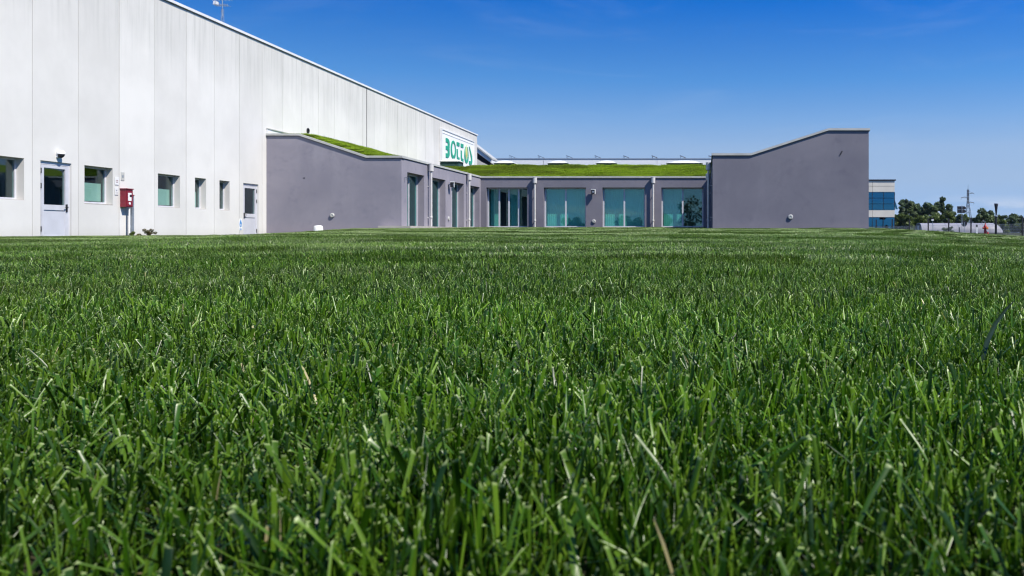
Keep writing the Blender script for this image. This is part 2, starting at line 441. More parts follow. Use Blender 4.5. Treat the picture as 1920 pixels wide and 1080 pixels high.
# ------------------------------------------------------------------ grass blades
def blades(n, size, hm, wm, rows, fold, lean_bias, dry=.02, seed=0, cut=.8, tipk=1.0):
    r = np.random.default_rng(seed)
    bx = (r.random(n) - .5) * size; by = (r.random(n) - .5) * size
    phi = r.random(n) * 2 * np.pi
    the = r.random(n) * 2 * np.pi
    lean = np.abs(r.normal(0, .58, n))
    strag = r.random(n) < .10
    lean = np.where(strag, lean + .7, lean)
    h = hm * np.clip(r.normal(.92, .20, n), .35, 1.42)
    h = np.where(r.random(n) < .22, h * r.uniform(.45, .8, n), h)
    h = np.where(strag, h * .9, h)
    w = wm * np.clip(r.lognormal(0, .50, n), .40, 2.5)
    iscut = r.random(n) < cut
    lx = lean * np.cos(the); ly = lean * np.sin(the) + lean_bias
    twist = r.normal(0, .7, n)
    t = np.array(rows); k = len(t)
    m = 3 if fold else 2
    V = np.zeros((n, k, m, 3)); A = np.zeros((n, k, m)); R = np.zeros((n, k, m))
    rv = r.random(n) * .97
    rv = np.where(r.random(n) < dry, .99, rv)
    for i, tt in enumerate(t):
        cx_ = bx + lx * h * tt ** 1.55; cy_ = by + ly * h * tt ** 1.55
        cz_ = h * tt * np.sqrt(np.clip(1 - .33 * np.minimum(lean, 1.3) ** 2 * tt, .1, 1))
        wp = .62 + .38 * min(1, tt / .35)
        wid = np.where(iscut, wp * (1 - .18 * max(0, tt - .5) / .5), wp * (1 - .92 * max(0, tt - .25) ** 1.3 / .69)) * w
        an = phi + twist * tt
        ux, uy = np.cos(an), np.sin(an)
        nx, ny = -uy, ux
        offs = (-.5, .5) if m == 2 else (-.5, 0, .5)
        skew = np.where(iscut, r.normal(0, .35, n), 0) * wid * (1 if tt > .97 else 0)
        for q, o_ in enumerate(offs):
            d = fold * wid * (1 - abs(o_) * 2) if m == 3 else 0
            V[:, i, q, 0] = cx_ + ux * wid * o_ + nx * d
            V[:, i, q, 1] = cy_ + uy * wid * o_ + ny * d
            V[:, i, q, 2] = cz_ + skew * o_ * 2
            A[:, i, q] = (1 - (1 - tt) * tipk) * np.where(iscut, 1, .9); R[:, i, q] = rv
    idx = np.arange(n * k * m).reshape(n, k, m)
    q = np.stack([idx[:, :-1, :-1], idx[:, :-1, 1:], idx[:, 1:, 1:], idx[:, 1:, :-1]], -1).reshape(-1, 4)
    return V.reshape(-1, 3), q, A.reshape(-1), R.reshape(-1)

def np_mesh(name, V, Q, mat, attrs=None, smooth=True):
    me = bpy.data.meshes.new(name)
    nq, s = Q.shape
    me.vertices.add(len(V)); me.vertices.foreach_set('co', V.astype(np.float32).ravel())
    me.loops.add(nq * s); me.loops.foreach_set('vertex_index', Q.astype(np.int32).ravel())
    me.polygons.add(nq); me.polygons.foreach_set('loop_start', np.arange(0, nq * s, s, dtype=np.int32))
    me.polygons.foreach_set('loop_total', np.full(nq, s, dtype=np.int32))
    if smooth: me.polygons.foreach_set('use_smooth', np.ones(nq, dtype=bool))
    me.update(calc_edges=True)
    for k, a in (attrs or {}).items():
        at = me.attributes.new(k, 'FLOAT', 'POINT'); at.data.foreach_set('value', a.astype(np.float32))
    me.materials.append(mat)
    return me

def turf_collection(name, specs):
    c = bpy.data.collections.new(name)
    i = 0
    for cnt, kw, mat in specs:
        for s in range(cnt):
            V, Q, A, R = blades(seed=100 + i, **kw)
            me = np_mesh('turf_patch', V, Q, mat, {'along': A, 'rnd': R})
            o = bpy.data.objects.new('turf_patch.%03d' % i, me); c.objects.link(o); i += 1
    return c

def scatter(name, pts, rots, var, scl, coll):
    me = bpy.data.meshes.new(name)
    me.vertices.add(len(pts)); me.vertices.foreach_set('co', np.array(pts, dtype=np.float32).ravel())
    a = me.attributes.new('turn', 'FLOAT_VECTOR', 'POINT'); a.data.foreach_set('vector', np.array(rots, dtype=np.float32).ravel())
    a = me.attributes.new('variant', 'INT', 'POINT'); a.data.foreach_set('value', np.array(var, dtype=np.int32))
    a = me.attributes.new('size', 'FLOAT_VECTOR', 'POINT'); a.data.foreach_set('vector', np.array(scl, dtype=np.float32).ravel())
    o = bpy.data.objects.new(name, me); COL.objects.link(o)
    ng = bpy.data.node_groups.new(name, 'GeometryNodeTree')
    ng.interface.new_socket('Geometry', in_out='INPUT', socket_type='NodeSocketGeometry')
    ng.interface.new_socket('Geometry', in_out='OUTPUT', socket_type='NodeSocketGeometry')
    N, L = ng.nodes, ng.links
    gi, go = N.new('NodeGroupInput'), N.new('NodeGroupOutput')
    ci = N.new('GeometryNodeCollectionInfo'); ci.inputs['Collection'].default_value = coll
    ci.inputs['Separate Children'].default_value = True; ci.inputs['Reset Children'].default_value = True
    ip = N.new('GeometryNodeInstanceOnPoints'); ip.inputs['Pick Instance'].default_value = True
    def att(nm, ty):
        n = N.new('GeometryNodeInputNamedAttribute'); n.data_type = ty; n.inputs['Name'].default_value = nm
        return n.outputs['Attribute']
    e2r = N.new('FunctionNodeEulerToRotation')
    L.new(att('turn', 'FLOAT_VECTOR'), e2r.inputs[0])
    L.new(gi.outputs[0], ip.inputs['Points']); L.new(ci.outputs[0], ip.inputs['Instance'])
    L.new(att('variant', 'INT'), ip.inputs['Instance Index']); L.new(e2r.outputs[0], ip.inputs['Rotation'])
    L.new(att('size', 'FLOAT_VECTOR'), ip.inputs['Scale']); L.new(ip.outputs[0], go.inputs[0])
    md = o.modifiers.new('turf', 'NODES'); md.node_group = ng
    return o

NEAR, MID, FAR = .25, .5, 1.0
coll = turf_collection('turf', [
    (7, dict(n=1450, size=NEAR, hm=.052, wm=.0024, rows=(0, .25, .5, .75, .965, 1.0), fold=.16, lean_bias=.0, dry=.004), M['blade']),
    (5, dict(n=5800, size=MID, hm=.051, wm=.0025, rows=(0, .45, .95, 1.0), fold=0, lean_bias=.30, dry=.006, tipk=.75), M['blade']),
    (4, dict(n=12500, size=FAR, hm=.050, wm=.0048, rows=(0, .5, .97, 1.0), fold=0, lean_bias=.50, dry=.010, tipk=.35), M['blade'])])
pts, rots, var, scl = [], [], [], []
def in_lawn(x, y):
    if x > fence_x(y) - .05 or x < -19.75: return False
    if y > 55.2: return 8.0 < x and y < 66 and x < fence_x(y)
    if y > 40.75 and x < -13.1: return False
    if y > 40.2 and -.1 < x < 7.7: return False
    return True
R1 = random.Random(3)
def stripe(x, y): return int(math.floor((x * .52 + y * .86) / 2.1)) % 2
def zone(x, y):
    if -4 <= x < 3 and -1 <= y < 4: return 0
    if -16 <= x < 8 and -1 <= y < 15: return 1
    return 2
def put(x, y, size, v0, nv, turn):
    pts.append((x, y, lawn_z(x, y) - .047)); rots.append((0, 0, turn)); var.append(v0 + R1.randrange(nv))
    s = 1.0 + R1.uniform(-.09, .10)
    und = 1 + .13 * math.sin(x * 2.1 + y * 1.7) * math.sin(y * 2.9 - x) + .09 * math.sin(x * 5.3 - y * 3.1 + 1) * math.sin(y * 6.7 + x * 1.9)
    scl.append((1, 1, s * und))
for i in range(-20, 21):
    for j in range(-3, 67):
        x, y = i + .5 - .5, j + .5
        if not in_lawn(x, y):
            for a in (-.25, .25):            # fill the edges with the smaller patches
                for b in (-.25, .25):
                    if in_lawn(x + a, y + b): put(x + a, y + b, MID, 7, 5, R1.randrange(4) * math.pi / 2)
            continue
        z0 = zone(x, y)
        if z0 == 2:
            put(x, y, FAR, 12, 4, math.pi * stripe(x, y))
        elif z0 == 1:
            for a in (-.25, .25):
                for b in (-.25, .25):
                    put(x + a, y + b, MID, 7, 5, math.pi * stripe(x, y) if R1.random() < .5 else R1.randrange(4) * math.pi / 2)
        else:
            for a in range(4):
                for b in range(4):
                    put(x - .375 + .25 * a, y - .375 + .25 * b, NEAR, 0, 7, R1.randrange(4) * math.pi / 2)
# leave the ground under the lens clear of blades
ok = [i for i, p in enumerate(pts) if not (abs(p[0]) < .2 and -.35 < p[1] < .18)]
pts, rots, var, scl = [[L_[i] for i in ok] for L_ in (pts, rots, var, scl)]
tag(scatter('grass', pts, rots, var, scl, coll), 'dense mown green lawn grass filling the foreground', 'grass', kind='stuff')


# ------------------------------------------------------------------ white precast warehouse (left)
WX = -19.8                                    # wall plane, facing +X
TOP = 8.75
wh = thing('warehouse', (WX, 40, 0), 'long white precast concrete warehouse with tall panel wall along the lawn', 'warehouse')
WIN = {25: (25.27, 26.67), 29: (29.27, 30.67), 33: (33.2, 34.6), 35: (35.6, 36.4), 37: (37.4, 38.2)}
WZ0, WZ1 = 1.18, 2.40
DOOR = {27: (27.33, 28.67), 39: (39.33, 40.67)}
DZ = 2.40
y = 15.0
while y < 79.6:
    y1 = min(y + 2.0, 79.7)
    mb = MB()
    holes = []
    k = int(round(y))
    if k in WIN: holes = [(*WIN[k], WZ0, WZ1)]
    if k in DOOR: holes = [(*DOOR[k], -.5, DZ)]
    off = R1.uniform(-.004, .004)
    wall_opening(mb, 'y', y + .011, y1 - .011, -.5, TOP, WX - .30, WX + off, holes)
    mb.build('panel', M['concrete'], wh)
    MB().box(WX - .25, WX - .030, y1 - .016, y1 + .016, -.5, TOP).build('joint_seal', M['seal'], wh)
    y = y1
MB().box(WX - .2, WX + .012, 53.62, 53.70, 4.9, TOP).build('expansion_joint', M['dark_joint_shade'], wh)
MB().box(WX - .45, WX + .07, 15, 79.78, TOP + .03, TOP + .13).build('coping', M['white_metal'], wh)
MB().box(WX - .40, WX - .05, 15, 79.7, TOP, TOP + .05).build('coping_shade', M['dark_joint_shade'], wh)  # dark strip that paints in the shade below the coping
mb = MB(); mb.box(-44, WX - .32, 15, 79.4, TOP - .5, TOP - .2); mb.build('roof', M['inner'], wh)
mb = MB(); mb.box(-44.3, -44, 15, 79.7, -.5, TOP); mb.build('back_wall', M['concrete'], wh)
mb = MB(); mb.box(-44, WX - .31, 79.4, 79.7, -.5, TOP); mb.build('end_wall', M['concrete'], wh)
mb = MB(); mb.box(-44, WX - .31, 15.0, 15.3, -.5, TOP); mb.build('end_wall', M['concrete'], wh)
mb = MB(); mb.box(-44, WX - .31, 15.3, 79.4, -.1, .05); mb.build('floor', M['floor_in'], wh)
mb = MB(); mb.box(-24.1, -24.0, 15.3, 79.4, .05, 3.2); mb.box(-24.0, WX - .31, 15.3, 40.95, 3.0, 3.1)
mb.build('interior_wall', M['inner'], wh)
for yy in (27.05, 29.0, 33.0, 35.1, 37.0, 39.1):
    MB().box(-23.95, WX - .34, yy - .04, yy + .04, .06, 2.98).build('partition', M['inner'], wh)

def casement(parent, axis, u0, u1, z0, z1, a_in, a_out, mull=(), fw=.06, glass='glass_clear', rails=True, proud=.02, fmat='frame'):
    """window: frame (part) with panes (sub-parts). axis is the direction along the wall; a_out is the frame's outer face"""
    mb = MB()
    def B(ua, ub, za, zb, d0=0.0, d1=0.0):
        lo_, hi_ = min(a_in, a_out) - d0, max(a_in, a_out) + d1
        if axis == 'y': mb.box(lo_, hi_, ua, ub, za, zb)
        else: mb.box(ua, ub, lo_, hi_, za, zb)
    B(u0, u0 + fw, z0, z1); B(u1 - fw, u1, z0, z1)
    B(u0 + fw, u1 - fw, z0, z0 + fw * 1.2); B(u0 + fw, u1 - fw, z1 - fw, z1)
    edges = [u0 + fw]
    for m_ in mull:
        B(m_ - fw * .55, m_ + fw * .55, z0 + fw * 1.2, z1 - fw, 0, 0); edges += [m_ - fw * .55, m_ + fw * .55]
    edges.append(u1 - fw)
    w = mb.build('window', M[fmat], parent)
    mid = (a_in + a_out) / 2
    for i in range(0, len(edges), 2):
        p = MB()
        if axis == 'y': p.box(mid - .008, mid + .008, edges[i], edges[i + 1], z0 + fw * 1.2, z1 - fw)
        else: p.box(edges[i], edges[i + 1], mid - .008, mid + .008, z0 + fw * 1.2, z1 - fw)
        p.build('pane', M[glass], w)
    return w

for k, (ya, yb) in WIN.items():
    w = casement(wh, 'y', ya, yb, WZ0, WZ1, WX - .30, WX - .23)
    MB().box(WX - .235, WX - .002, ya + .002, yb - .002, WZ0 - .02, WZ0 + .012).build('sill', M['paving'], w)
    if k in (29, 33, 35):
        MB().box(WX - .40, WX - .385, ya + .03, yb - .03, WZ0 + .10, WZ0 + .70).build('blind', M['curtain'], w)
for k, (ya, yb) in DOOR.items():
    d = MB()
    X0, X1 = WX - .14, WX - .06
    d.box(X0, X1, ya, ya + .09, -.3, DZ); d.box(X0, X1, yb - .09, yb, -.3, DZ); d.box(X0, X1, ya + .09, yb - .09, DZ - .10, DZ)
    dr = d.build('door', M['frame'], wh)
    la, lb = ya + .10, yb - .10
    lf = MB()
    lf.box(X0 + .01, X1 + .012, la, la + .11, -.2, DZ - .11); lf.box(X0 + .01, X1 + .012, lb - .11, lb, -.2, DZ - .11)
    lf.box(X0 + .01, X1 + .012, la + .11, lb - .11, DZ - .20, DZ - .11); lf.box(X0 + .01, X1 + .012, la + .11, lb - .11, .93, 1.09)
    lf.box(X0 + .01, X1 + .012, la + .11, lb - .11, -.2, .14)
    lf.build('leaf_frame', M['frame'], dr)
    MB().box(X0 + .03, X1 - .012, la + .11, lb - .11, .14, .93).build('kick_panel', M['door_panel'], dr)
    MB().box(X0 + .035, X0 + .045, la + .11, lb - .11, 1.09, DZ - .20).build('pane', M['glass_clear'], dr)
    hy = lb - .06 if k == 27 else la + .06
    s_ = -1 if k == 27 else 1
    h = MB(); h.box(X1 + .012, X1 + .03, hy - .035, hy + .035, .88, 1.12)
    h.tube((X1 + .03, hy, 1.03), (X1 + .075, hy, 1.03), .014); h.tube((X1 + .07, hy, 1.03), (X1 + .07, hy + s_ * .13, 1.03), .013)
    h.build('handle', M['black'], dr)
    hg = la - .02 if k == 27 else lb + .02
    for zz in (.35, 1.65, 2.1):
        MB().tube((X1 + .02, hg, zz - .08), (X1 + .02, hg, zz + .08), .017).build('hinge', M['black'], dr)
    if k == 27:
        MB().box(-23.9, -23.8, 27.9, 28.1, 1.15, 1.32).build('interior_box', M['red'], wh)
        MB().box(-23.99, -23.9, 28.2, 28.28, .1, 2.2).build('interior_pipe', M['white'], wh)
# round vent
v = MB().lathe((WX + .03, 45.7, 5.36), (1, 0, 0), [(.13, -.05), (.13, .02), (.10, .03), (.095, -.02)], 20)
v.build('vent', M['black'], wh)
MB().box(WX + .01, WX + .06, 53.55, 53.77, 4.62, 4.9).build('joint_end_cap', M['seal'], wh)

# aerial on the roof edge
an = thing('roof_aerial', (-20.15, 38.3, 8.9), 'thin lattice aerial mast with yagi elements on the warehouse roof edge', 'aerial')
mb = MB(); c0 = Vector((-20.15, 38.3, 8.5))
for q in range(3):
    a = q * 2.094; mb.tube(c0 + Vector((.07 * math.cos(a), .07 * math.sin(a), 0)), c0 + Vector((.05 * math.cos(a), .05 * math.sin(a), 1.1)), .010, n=5)
for z_ in range(8):
    a = z_ * 2.094; b = a + 2.094; zz = 8.6 + z_ * .12
    mb.tube((c0.x + .06 * math.cos(a), c0.y + .06 * math.sin(a), zz), (c0.x + .06 * math.cos(b), c0.y + .06 * math.sin(b), zz + .12), .007, n=4)
mb.tube((c0.x, c0.y, 9.3), (c0.x, c0.y, 10.3), .018, n=6)
mb.build('mast', M['galv'], an)
for zz, l_ in ((9.76, .30), (10.0, .42)):
    mb = MB(); mb.tube((c0.x - l_, c0.y, zz), (c0.x + l_ * .7, c0.y, zz), .012, n=5)
    for q in range(6):
        xx = c0.x - l_ + q * l_ * 1.7 / 5; mb.tube((xx, c0.y - .25, zz), (xx, c0.y + .25, zz), .008, n=4)
        mb.tube((xx, c0.y, zz - .06), (xx, c0.y, zz + .06), .008, n=4)
    mb.build('yagi', M['galv'], an)
MB().box(c0.x - .34, c0.x - .20, c0.y - .1, c0.y + .1, 9.78, 9.92).build('antenna_box', M['white_metal'], an)

# company sign
SX = WX + .14
sg = thing('company_sign', (WX, 73, 6.5), 'large white wall sign with green letters high on the warehouse', 'sign')
MB().box(WX + .012, SX, 68.5, 78.0, 5.3, 8.04).build('board', M['sign_white'], sg)
fr = MB()
fr.box(WX + .012, SX + .05, 68.42, 68.5, 5.3, 8.12); fr.box(WX + .012, SX + .05, 78.0, 78.08, 5.3, 8.12); fr.box(WX + .012, SX + .05, 68.5, 78.0, 8.04, 8.12)
fr.box(SX, SX + .025, 68.6, 77.9, 7.80, 7.83)
fr.build('frame', M['white_metal'], sg)
def arc(cx_, cy_, rx, ry, a0, a1, n=10):
    return [(cx_ + rx * math.cos(math.radians(a0 + (a1 - a0) * i / n)), cy_ + ry * math.sin(math.radians(a0 + (a1 - a0) * i / n))) for i in range(n + 1)]
LZ0, LZ1 = 6.05, 7.52
def place(poly, y0, y1): return [(y0 + u * (y1 - y0), LZ0 + v_ * (LZ1 - LZ0)) for u, v_ in poly]
def letter(polys, y0, y1, mat='green', name='letter'):
    mb = MB()
    for p_ in polys: mb.prism(place(p_, y0, y1), 'x', SX + .002, SX + .04)
    return mb.build(name, M[mat], sg)
# B without its upright: three arms joined by a rounded right side
B_ = [(0, 1), (.45, 1)] + arc(.45, .74, .53, .26, 90, 0, 6)[1:] + [(.93, .5)] + arc(.45, .26, .53, .26, 0, -90, 6) + [(0, 0), (0, .215), (.42, .215), (.50, .25), (.50, .36), (.44, .40), (0, .40), (0, .60), (.44, .60), (.50, .64), (.50, .75), (.42, .785), (0, .785)]
letter([B_], 69.5, 70.55)
mb = MB()
mb.ring(place(arc(.5, .5, .5, .5, 0, 360, 32)[:-1], 70.85, 72.3), place(arc(.52, .54, .30, .335, 0, 360, 32)[:-1], 70.85, 72.3), 'x', SX + .002, SX + .04)
mb.build('letter', M['green'], sg)
T_ = [[(0, .80), (0, 1), (1, 1), (1, .80)], [(0, .62), (.38, .62), (.40, .30), (.52, .20), (1, .20), (1, 0), (.55, 0), (.30, .03), (.12, .12), (.03, .26)]]
letter(T_, 72.55, 73.35); letter(T_, 73.75, 74.55)
outer = [(.28, .93)] + [(.10, .74), (.02, .55)] + arc(.5, .38, .5, .38, 170, 370, 14) + [(.98, .55), (.90, .74), (.72, .93)]
inner = [(.72, .93), (.80, .70), (.80, .50)] + arc(.5, .42, .29, .25, 0, -180, 12) + [(.20, .50), (.20, .70), (.28, .93)]
letter([outer + inner[1:-1]], 74.85, 76.15)
letter([[(.5, 1.03), (.36, .86), (.26, .62), (.27, .42), (.38, .27), (.5, .24), (.62, .27), (.73, .42), (.74, .62), (.64, .86)]], 74.85, 76.15, 'lime', 'drop')
mb = MB(); mb.prism(place([(.5, .78), (.42, .60), (.40, .46), (.5, .32), (.60, .46), (.58, .60)], 74.85, 76.15), 'x', SX + .04, SX + .06); mb.build('drop_core', M['gold'], sg)
letter([[(0, 1), (.16, 1), (.62, .70), (.95, .50), (1, .34), (1, .16), (.86, .02), (.60, 0), (0, 0), (0, .19), (.52, .19), (.62, .24), (.62, .36), (.48, .52), (.04, .88)]], 76.35, 77.35)

# lamp over the first door
lp = thing('wall_lamp', (WX, 28.06, 2.65), 'white domed wall lamp with dark underside above the first warehouse door', 'lamp', 'wall lamps')
MB().lathe((WX + .10, 28.06, 2.64), (0, 0, 1), [(.115, 0), (.12, .025), (.105, .075), (.065, .11), (.02, .12)], 18).build('hood', M['white'], lp, True)
MB().lathe((WX + .10, 28.06, 2.53), (0, 0, 1), [(.03, 0), (.07, .03), (.095, .075), (.10, .108)], 18).build('bowl', M['sign_back'], lp, True)
MB().box(WX, WX + .05, 27.98, 28.14, 2.54, 2.72).build('bracket', M['white'], lp)

# notice plates by the red cabinet
def plate(y0, y1, z0, z1, label, mats, mark):
    p = thing('notice_plate', (WX, (y0 + y1) / 2, z0), label, 'notice', 'notice plates on the warehouse wall')
    MB().box(WX + .006, WX + .016, y0, y1, z0, z1).build('plate', M[mats], p)
    for (a, b, c, d) in mark[1]: MB().box(WX + .017, WX + .020, y0 + a * (y1 - y0), y0 + b * (y1 - y0), z0 + c * (z1 - z0), z0 + d * (z1 - z0)).build('print', M[mark[0]], p)
plate(30.76, 30.96, 1.86, 2.12, 'small white plate with a faded red mark, left above the red cabinet', 'white_metal', ('red', [(.25, .75, .55, .60), (.25, .75, .30, .35), (.25, .30, .35, .55), (.70, .75, .35, .55)]))
plate(30.76, 30.94, 1.52, 1.76, 'small white plate with grey print, lowest plate left of the red cabinet', 'white_metal', ('galv', [(.3, .6, .55, .68), (.2, .8, .25, .30)]))
plate(31.08, 31.26, 2.02, 2.30, 'small grey plate mounted highest, straight above the red cabinet', 'coping', ('galv', [(.3, .7, .35, .65)]))

# red cabinet, its feed pipes and the steel post
cab = thing('hose_cabinet', (WX, 31.25, 1.1), 'red metal fire hose cabinet fixed to the white wall', 'cabinet')
MB().box(WX + .005, WX + .21, 31.04, 31.40, 1.12, 1.72).build('body', M['red'], cab)
MB().box(WX + .21, WX + .225, 31.06, 31.38, 1.15, 1.66).build('door', M['red'], cab)
MB().box(WX + .226, WX + .232, 31.12, 31.30, 1.33, 1.60).build('label_plate', M['white'], cab)
MB().box(WX + .233, WX + .236, 31.20, 31.30, 1.46, 1.54).build('print', M['sign_back'], cab)
MB().lathe((WX + .23, 31.2, 1.24), (1, 0, 0), [(.045, -.01), (.045, .012), (.02, .014)], 12).build('lock', M['white'], cab)
MB().box(WX + .0, WX + .24, 31.02, 31.42, 1.72, 1.75).build('rain_cap', M['red'], cab)
mb = MB(); mb.tube((WX + .15, 31.31, -.1), (WX + .15, 31.31, 1.12), .028); mb.build('feed_pipe', M['white'], cab)
mb = MB(); mb.tube((WX + .10, 31.38, -.1), (WX + .10, 31.38, 1.12), .022); mb.build('drain_pipe', M['black'], cab)
ps = thing('steel_post', (WX + .1, 31.62, 0), 'pale galvanised trunking post beside the red cabinet', 'post')
MB().box(WX + .03, WX + .13, 31.50, 31.60, -.1, 1.52).build('post', M['galv'], ps)
MB().box(WX + .02, WX + .14, 31.49, 31.61, 1.52, 1.55).build('cap', M['red'], ps)
# hydrant sign with a blue drop
hsn = thing('hydrant_sign', (WX, 39.08, .45), 'small white wall plate with a blue drop beside the second door', 'sign')
MB().box(WX + .006, WX + .012, 38.97, 39.21, .38, .86).build('plate', M['white'], hsn)
drop = [(39.09, .84), (39.04, .74), (39.0, .66), (38.995, .60)] + arc(39.09, .59, .09, .085, 180, 360, 8) + [(39.18, .66), (39.14, .74)]
MB().prism(drop, 'x', WX + .013, WX + .017).build('drop', M['blue'], hsn)
MB().prism(arc(39.09, .60, .04, .045, 0, 360, 10)[:-1], 'x', WX + .018, WX + .020).build('print', M['white'], hsn)
MB().box(WX + .013, WX + .016, 39.01, 39.17, .40, .44).build('print', M['blue'], hsn)

# ------------------------------------------------------------------ grey U-shaped office with turf roof
LF, CF, RF = 41.4, 56.0, 40.4                 # front planes of the left wing, the centre and the right wing
WL, RX0, RX1 = -13.7, .336, 7.21              # courtyard side of the left wing, sides of the right wing
ZL, ZH, ZHR = 3.62, 4.62, 4.74                # wall tops below the coping
ofc = thing('office_building', (-6, 56, .4), 'low grey rendered office building with two wings round a lawn court', 'office')
LH = 3.06                                      # door head
def sill_z(y): return .42 if y < 50 else .56
LP = [(-19.79, ZH), (-18.33, ZH), (-15.29, ZL), (WL, ZL)]
RP = [(RX0, ZL + .02), (2.03, ZL + .02), (5.45, ZHR), (RX1, ZHR)]
MB().prism([(-19.79, -.3)] + LP + [(WL, -.3)], 'y', LF, LF + .3).build('front_wall', M['render_pale'], ofc)
MB().prism([(RX0, -.3)] + RP + [(RX1, -.3)], 'y', RF, RF + .3).build('front_wall', M['render'], ofc)
WY = [(42.2, 44.75), (45.87, 48.42), (49.55, 52.1), (53.2, 55.75)]
CXs = [(-13.35, -10.84), (-9.85, -7.28), (-6.27, -3.67), (-2.67, -.1)]
mb = MB(); wall_opening(mb, 'y', LF + .3, CF, -.3, ZL, WL - .42, WL, [(a, b, sill_z(a), LH) for a, b in WY]); mb.build('court_wall', M['render_pale'], ofc)
mb = MB(); wall_opening(mb, 'x', WL - .42, RX0 + .3, -.3, ZL, CF, CF + .42, [(a, b, .60, LH) for a, b in CXs]); mb.build('court_wall', M['render'], ofc)
mb = MB(); wall_opening(mb, 'y', RF + .3, CF, -.3, ZL, RX0, RX0 + .42, [(a, b, .45, LH) for a, b in WY]); mb.build('court_wall', M['render'], ofc)
mb = MB(); mb.box(RX1 - .3, RX1, RF + .3, 64, -.3, ZHR); mb.build('side_wall', M['render'], ofc)
mb = MB(); mb.box(-19.79, RX1 - .31, 64, 64.3, -.3, ZL + 1.0); mb.build('back_wall', M['render'], ofc)
# roofs (thin slabs following the wall tops)
def slab(prof, axis, a0, a1, th=.16, dz=-.02):
    return MB().prism([(u, v_ + dz) for u, v_ in prof] + [(u, v_ + dz - th) for u, v_ in reversed(prof)], axis, a0, a1)
slab([(-19.78, ZH)] + LP[1:3] + [(WL - .43, ZL)], 'y', LF + .31, 63.9).build('roof', M['roofsoil'], ofc)
slab([(RX0 + .43, ZL)] + RP[1:3] + [(RX1 - .31, ZHR)], 'y', RF + .31, 63.9).build('roof', M['roofsoil'], ofc)
CP = [(CF + .43, ZL), (57.6, ZL), (60.6, ZH), (63.9, ZH)]
slab(CP, 'x', -15.0, RX0 + .42).build('roof', M['roofsoil'], ofc)
mb = MB(); mb.box(-19.6, WL - .43, LF + .31, 63.9, 3.15, 3.22); mb.box(WL - .42, RX0 + .4, CF + .43, 63.9, 3.15, 3.22); mb.box(RX0 + .43, RX1 - .31, RF + .31, CF, 3.15, 3.22)
mb.build('ceiling', M['inner'], ofc)
mb = MB(); mb.box(-19.6, WL - .43, LF + .31, 63.9, .2, .43); mb.box(WL - .42, RX0 + .4, CF + .43, 63.9, .3, .56); mb.build('floor', M['floor_in'], ofc)
mb = MB(); mb.box(-17.9, -17.8, LF + .31, 63.9, .44, 3.14); mb.box(-13.0, RX0, 61.0, 61.1, .57, 3.14)
for yy in (45.3, 49.0, 52.65): mb.box(-17.75, WL - .50, yy - .05, yy + .05, .44, 3.14)
for xx in (-10.35, -6.78, -3.17): mb.box(xx - .05, xx + .05, CF + .50, 60.95, .57, 3.14)
mb.build('interior_wall', M['inner'], ofc)
# glazing
for a, b in WY:
    casement(ofc, 'y', a, b, sill_z(a), LH, WL - .42, WL - .33, mull=((a + b) / 2,), fw=.085, glass='glass_teal')
for i, (a, b) in enumerate(CXs):
    m_ = tuple(a + (b - a) * q for q in ((.285, .52, .76) if i == 0 else (.505,)))
    w = casement(ofc, 'x', a, b, .60, LH, CF + .42, CF + .33, mull=m_, fw=.085, glass='glass_teal')
    for (xa_, xe_) in (((a + .1, a + .62), (a + 1.32, a + 1.88)) if i == 0 else ((a + .1, b - .10 if i < 3 else a + 1.2),)):
        x = xa_
        mb = MB()
        xe = xe_
        while x < xe:
            mb.prism([(x, CF + .66), (x + .06, CF + .642), (x + .12, CF + .66), (x + .12, CF + .675), (x + .06, CF + .657), (x, CF + .675)], 'z', .62, 3.02); x += .12
        mb.build('curtain', M['curtain'], w)
for a, b in WY[:3]:
    casement(ofc, 'y', a, b, .45, LH, RX0 + .42, RX0 + .33, mull=((a + b) / 2,), fw=.085, glass='glass_teal')
MB().box(-17.7, -16.9, 42.0, 42.5, .44, 2.3).build('interior_cupboard', M['curtain'], ofc)
MB().box(-16.5, -15.6, 46.2, 46.8, 1.5, 2.2).build('interior_screen', M['glass_blue'], ofc)
# copings: light metal over a dark strip coloured as their shadow
def coping_run(prof, axis, a0, a1, outward):
    """profile (u, z) extruded a0..a1"""
    n = len(prof)
    for i in range(n - 1):
        (u0, z0), (u1, z1) = prof[i], prof[i + 1]
        if axis == 'pt': pass
        MB().prism([(u0, z0 + .03), (u1, z1 + .03), (u1, z1 + .125), (u0, z0 + .125)], axis, a0, a1).build('coping', M['coping'], ofc)
        MB().prism([(u0, z0), (u1, z1), (u1, z1 + .032), (u0, z0 + .032)], axis, a0 + .045, a1 - .02).build('coping_shade', M['dark_joint_shade'], ofc)
coping_run([(-19.79, ZH)] + LP[1:3] + [(WL + .05, ZL)], 'y', LF - .06, LF + .34, 1)
coping_run([(RX0 - .05, ZL + .02)] + RP[1:3] + [(RX1 + .05, ZHR)], 'y', RF - .06, RF + .34, 1)
for (x0, x1, y0, y1, z0) in ((WL - .45, WL + .05, LF + .345, CF - .055, ZL), (RX0 - .05, RX0 + .45, RF + .345, CF - .055, ZL + .02), (WL - .45, RX0 + .45, CF - .05, CF + .45, ZL)):
    MB().box(x0, x1, y0, y1, z0 + .03, z0 + .125).build('coping', M['coping'], ofc)
    MB().box(x0 + .06, x1 - .06, y0, y1, z0, z0 + .032).build('coping_shade', M['dark_joint_shade'], ofc)
# upstand where the roof meets the warehouse
MB().box(WX + .008, WX + .07, LF - .02, 60, ZH + .13, ZH + .33).build('upstand', M['white_metal'], ofc)
MB().box(WX + .008, WX + .11, LF - .03, 60, ZH + .33, ZH + .37).build('upstand_cap', M['coping'], ofc)

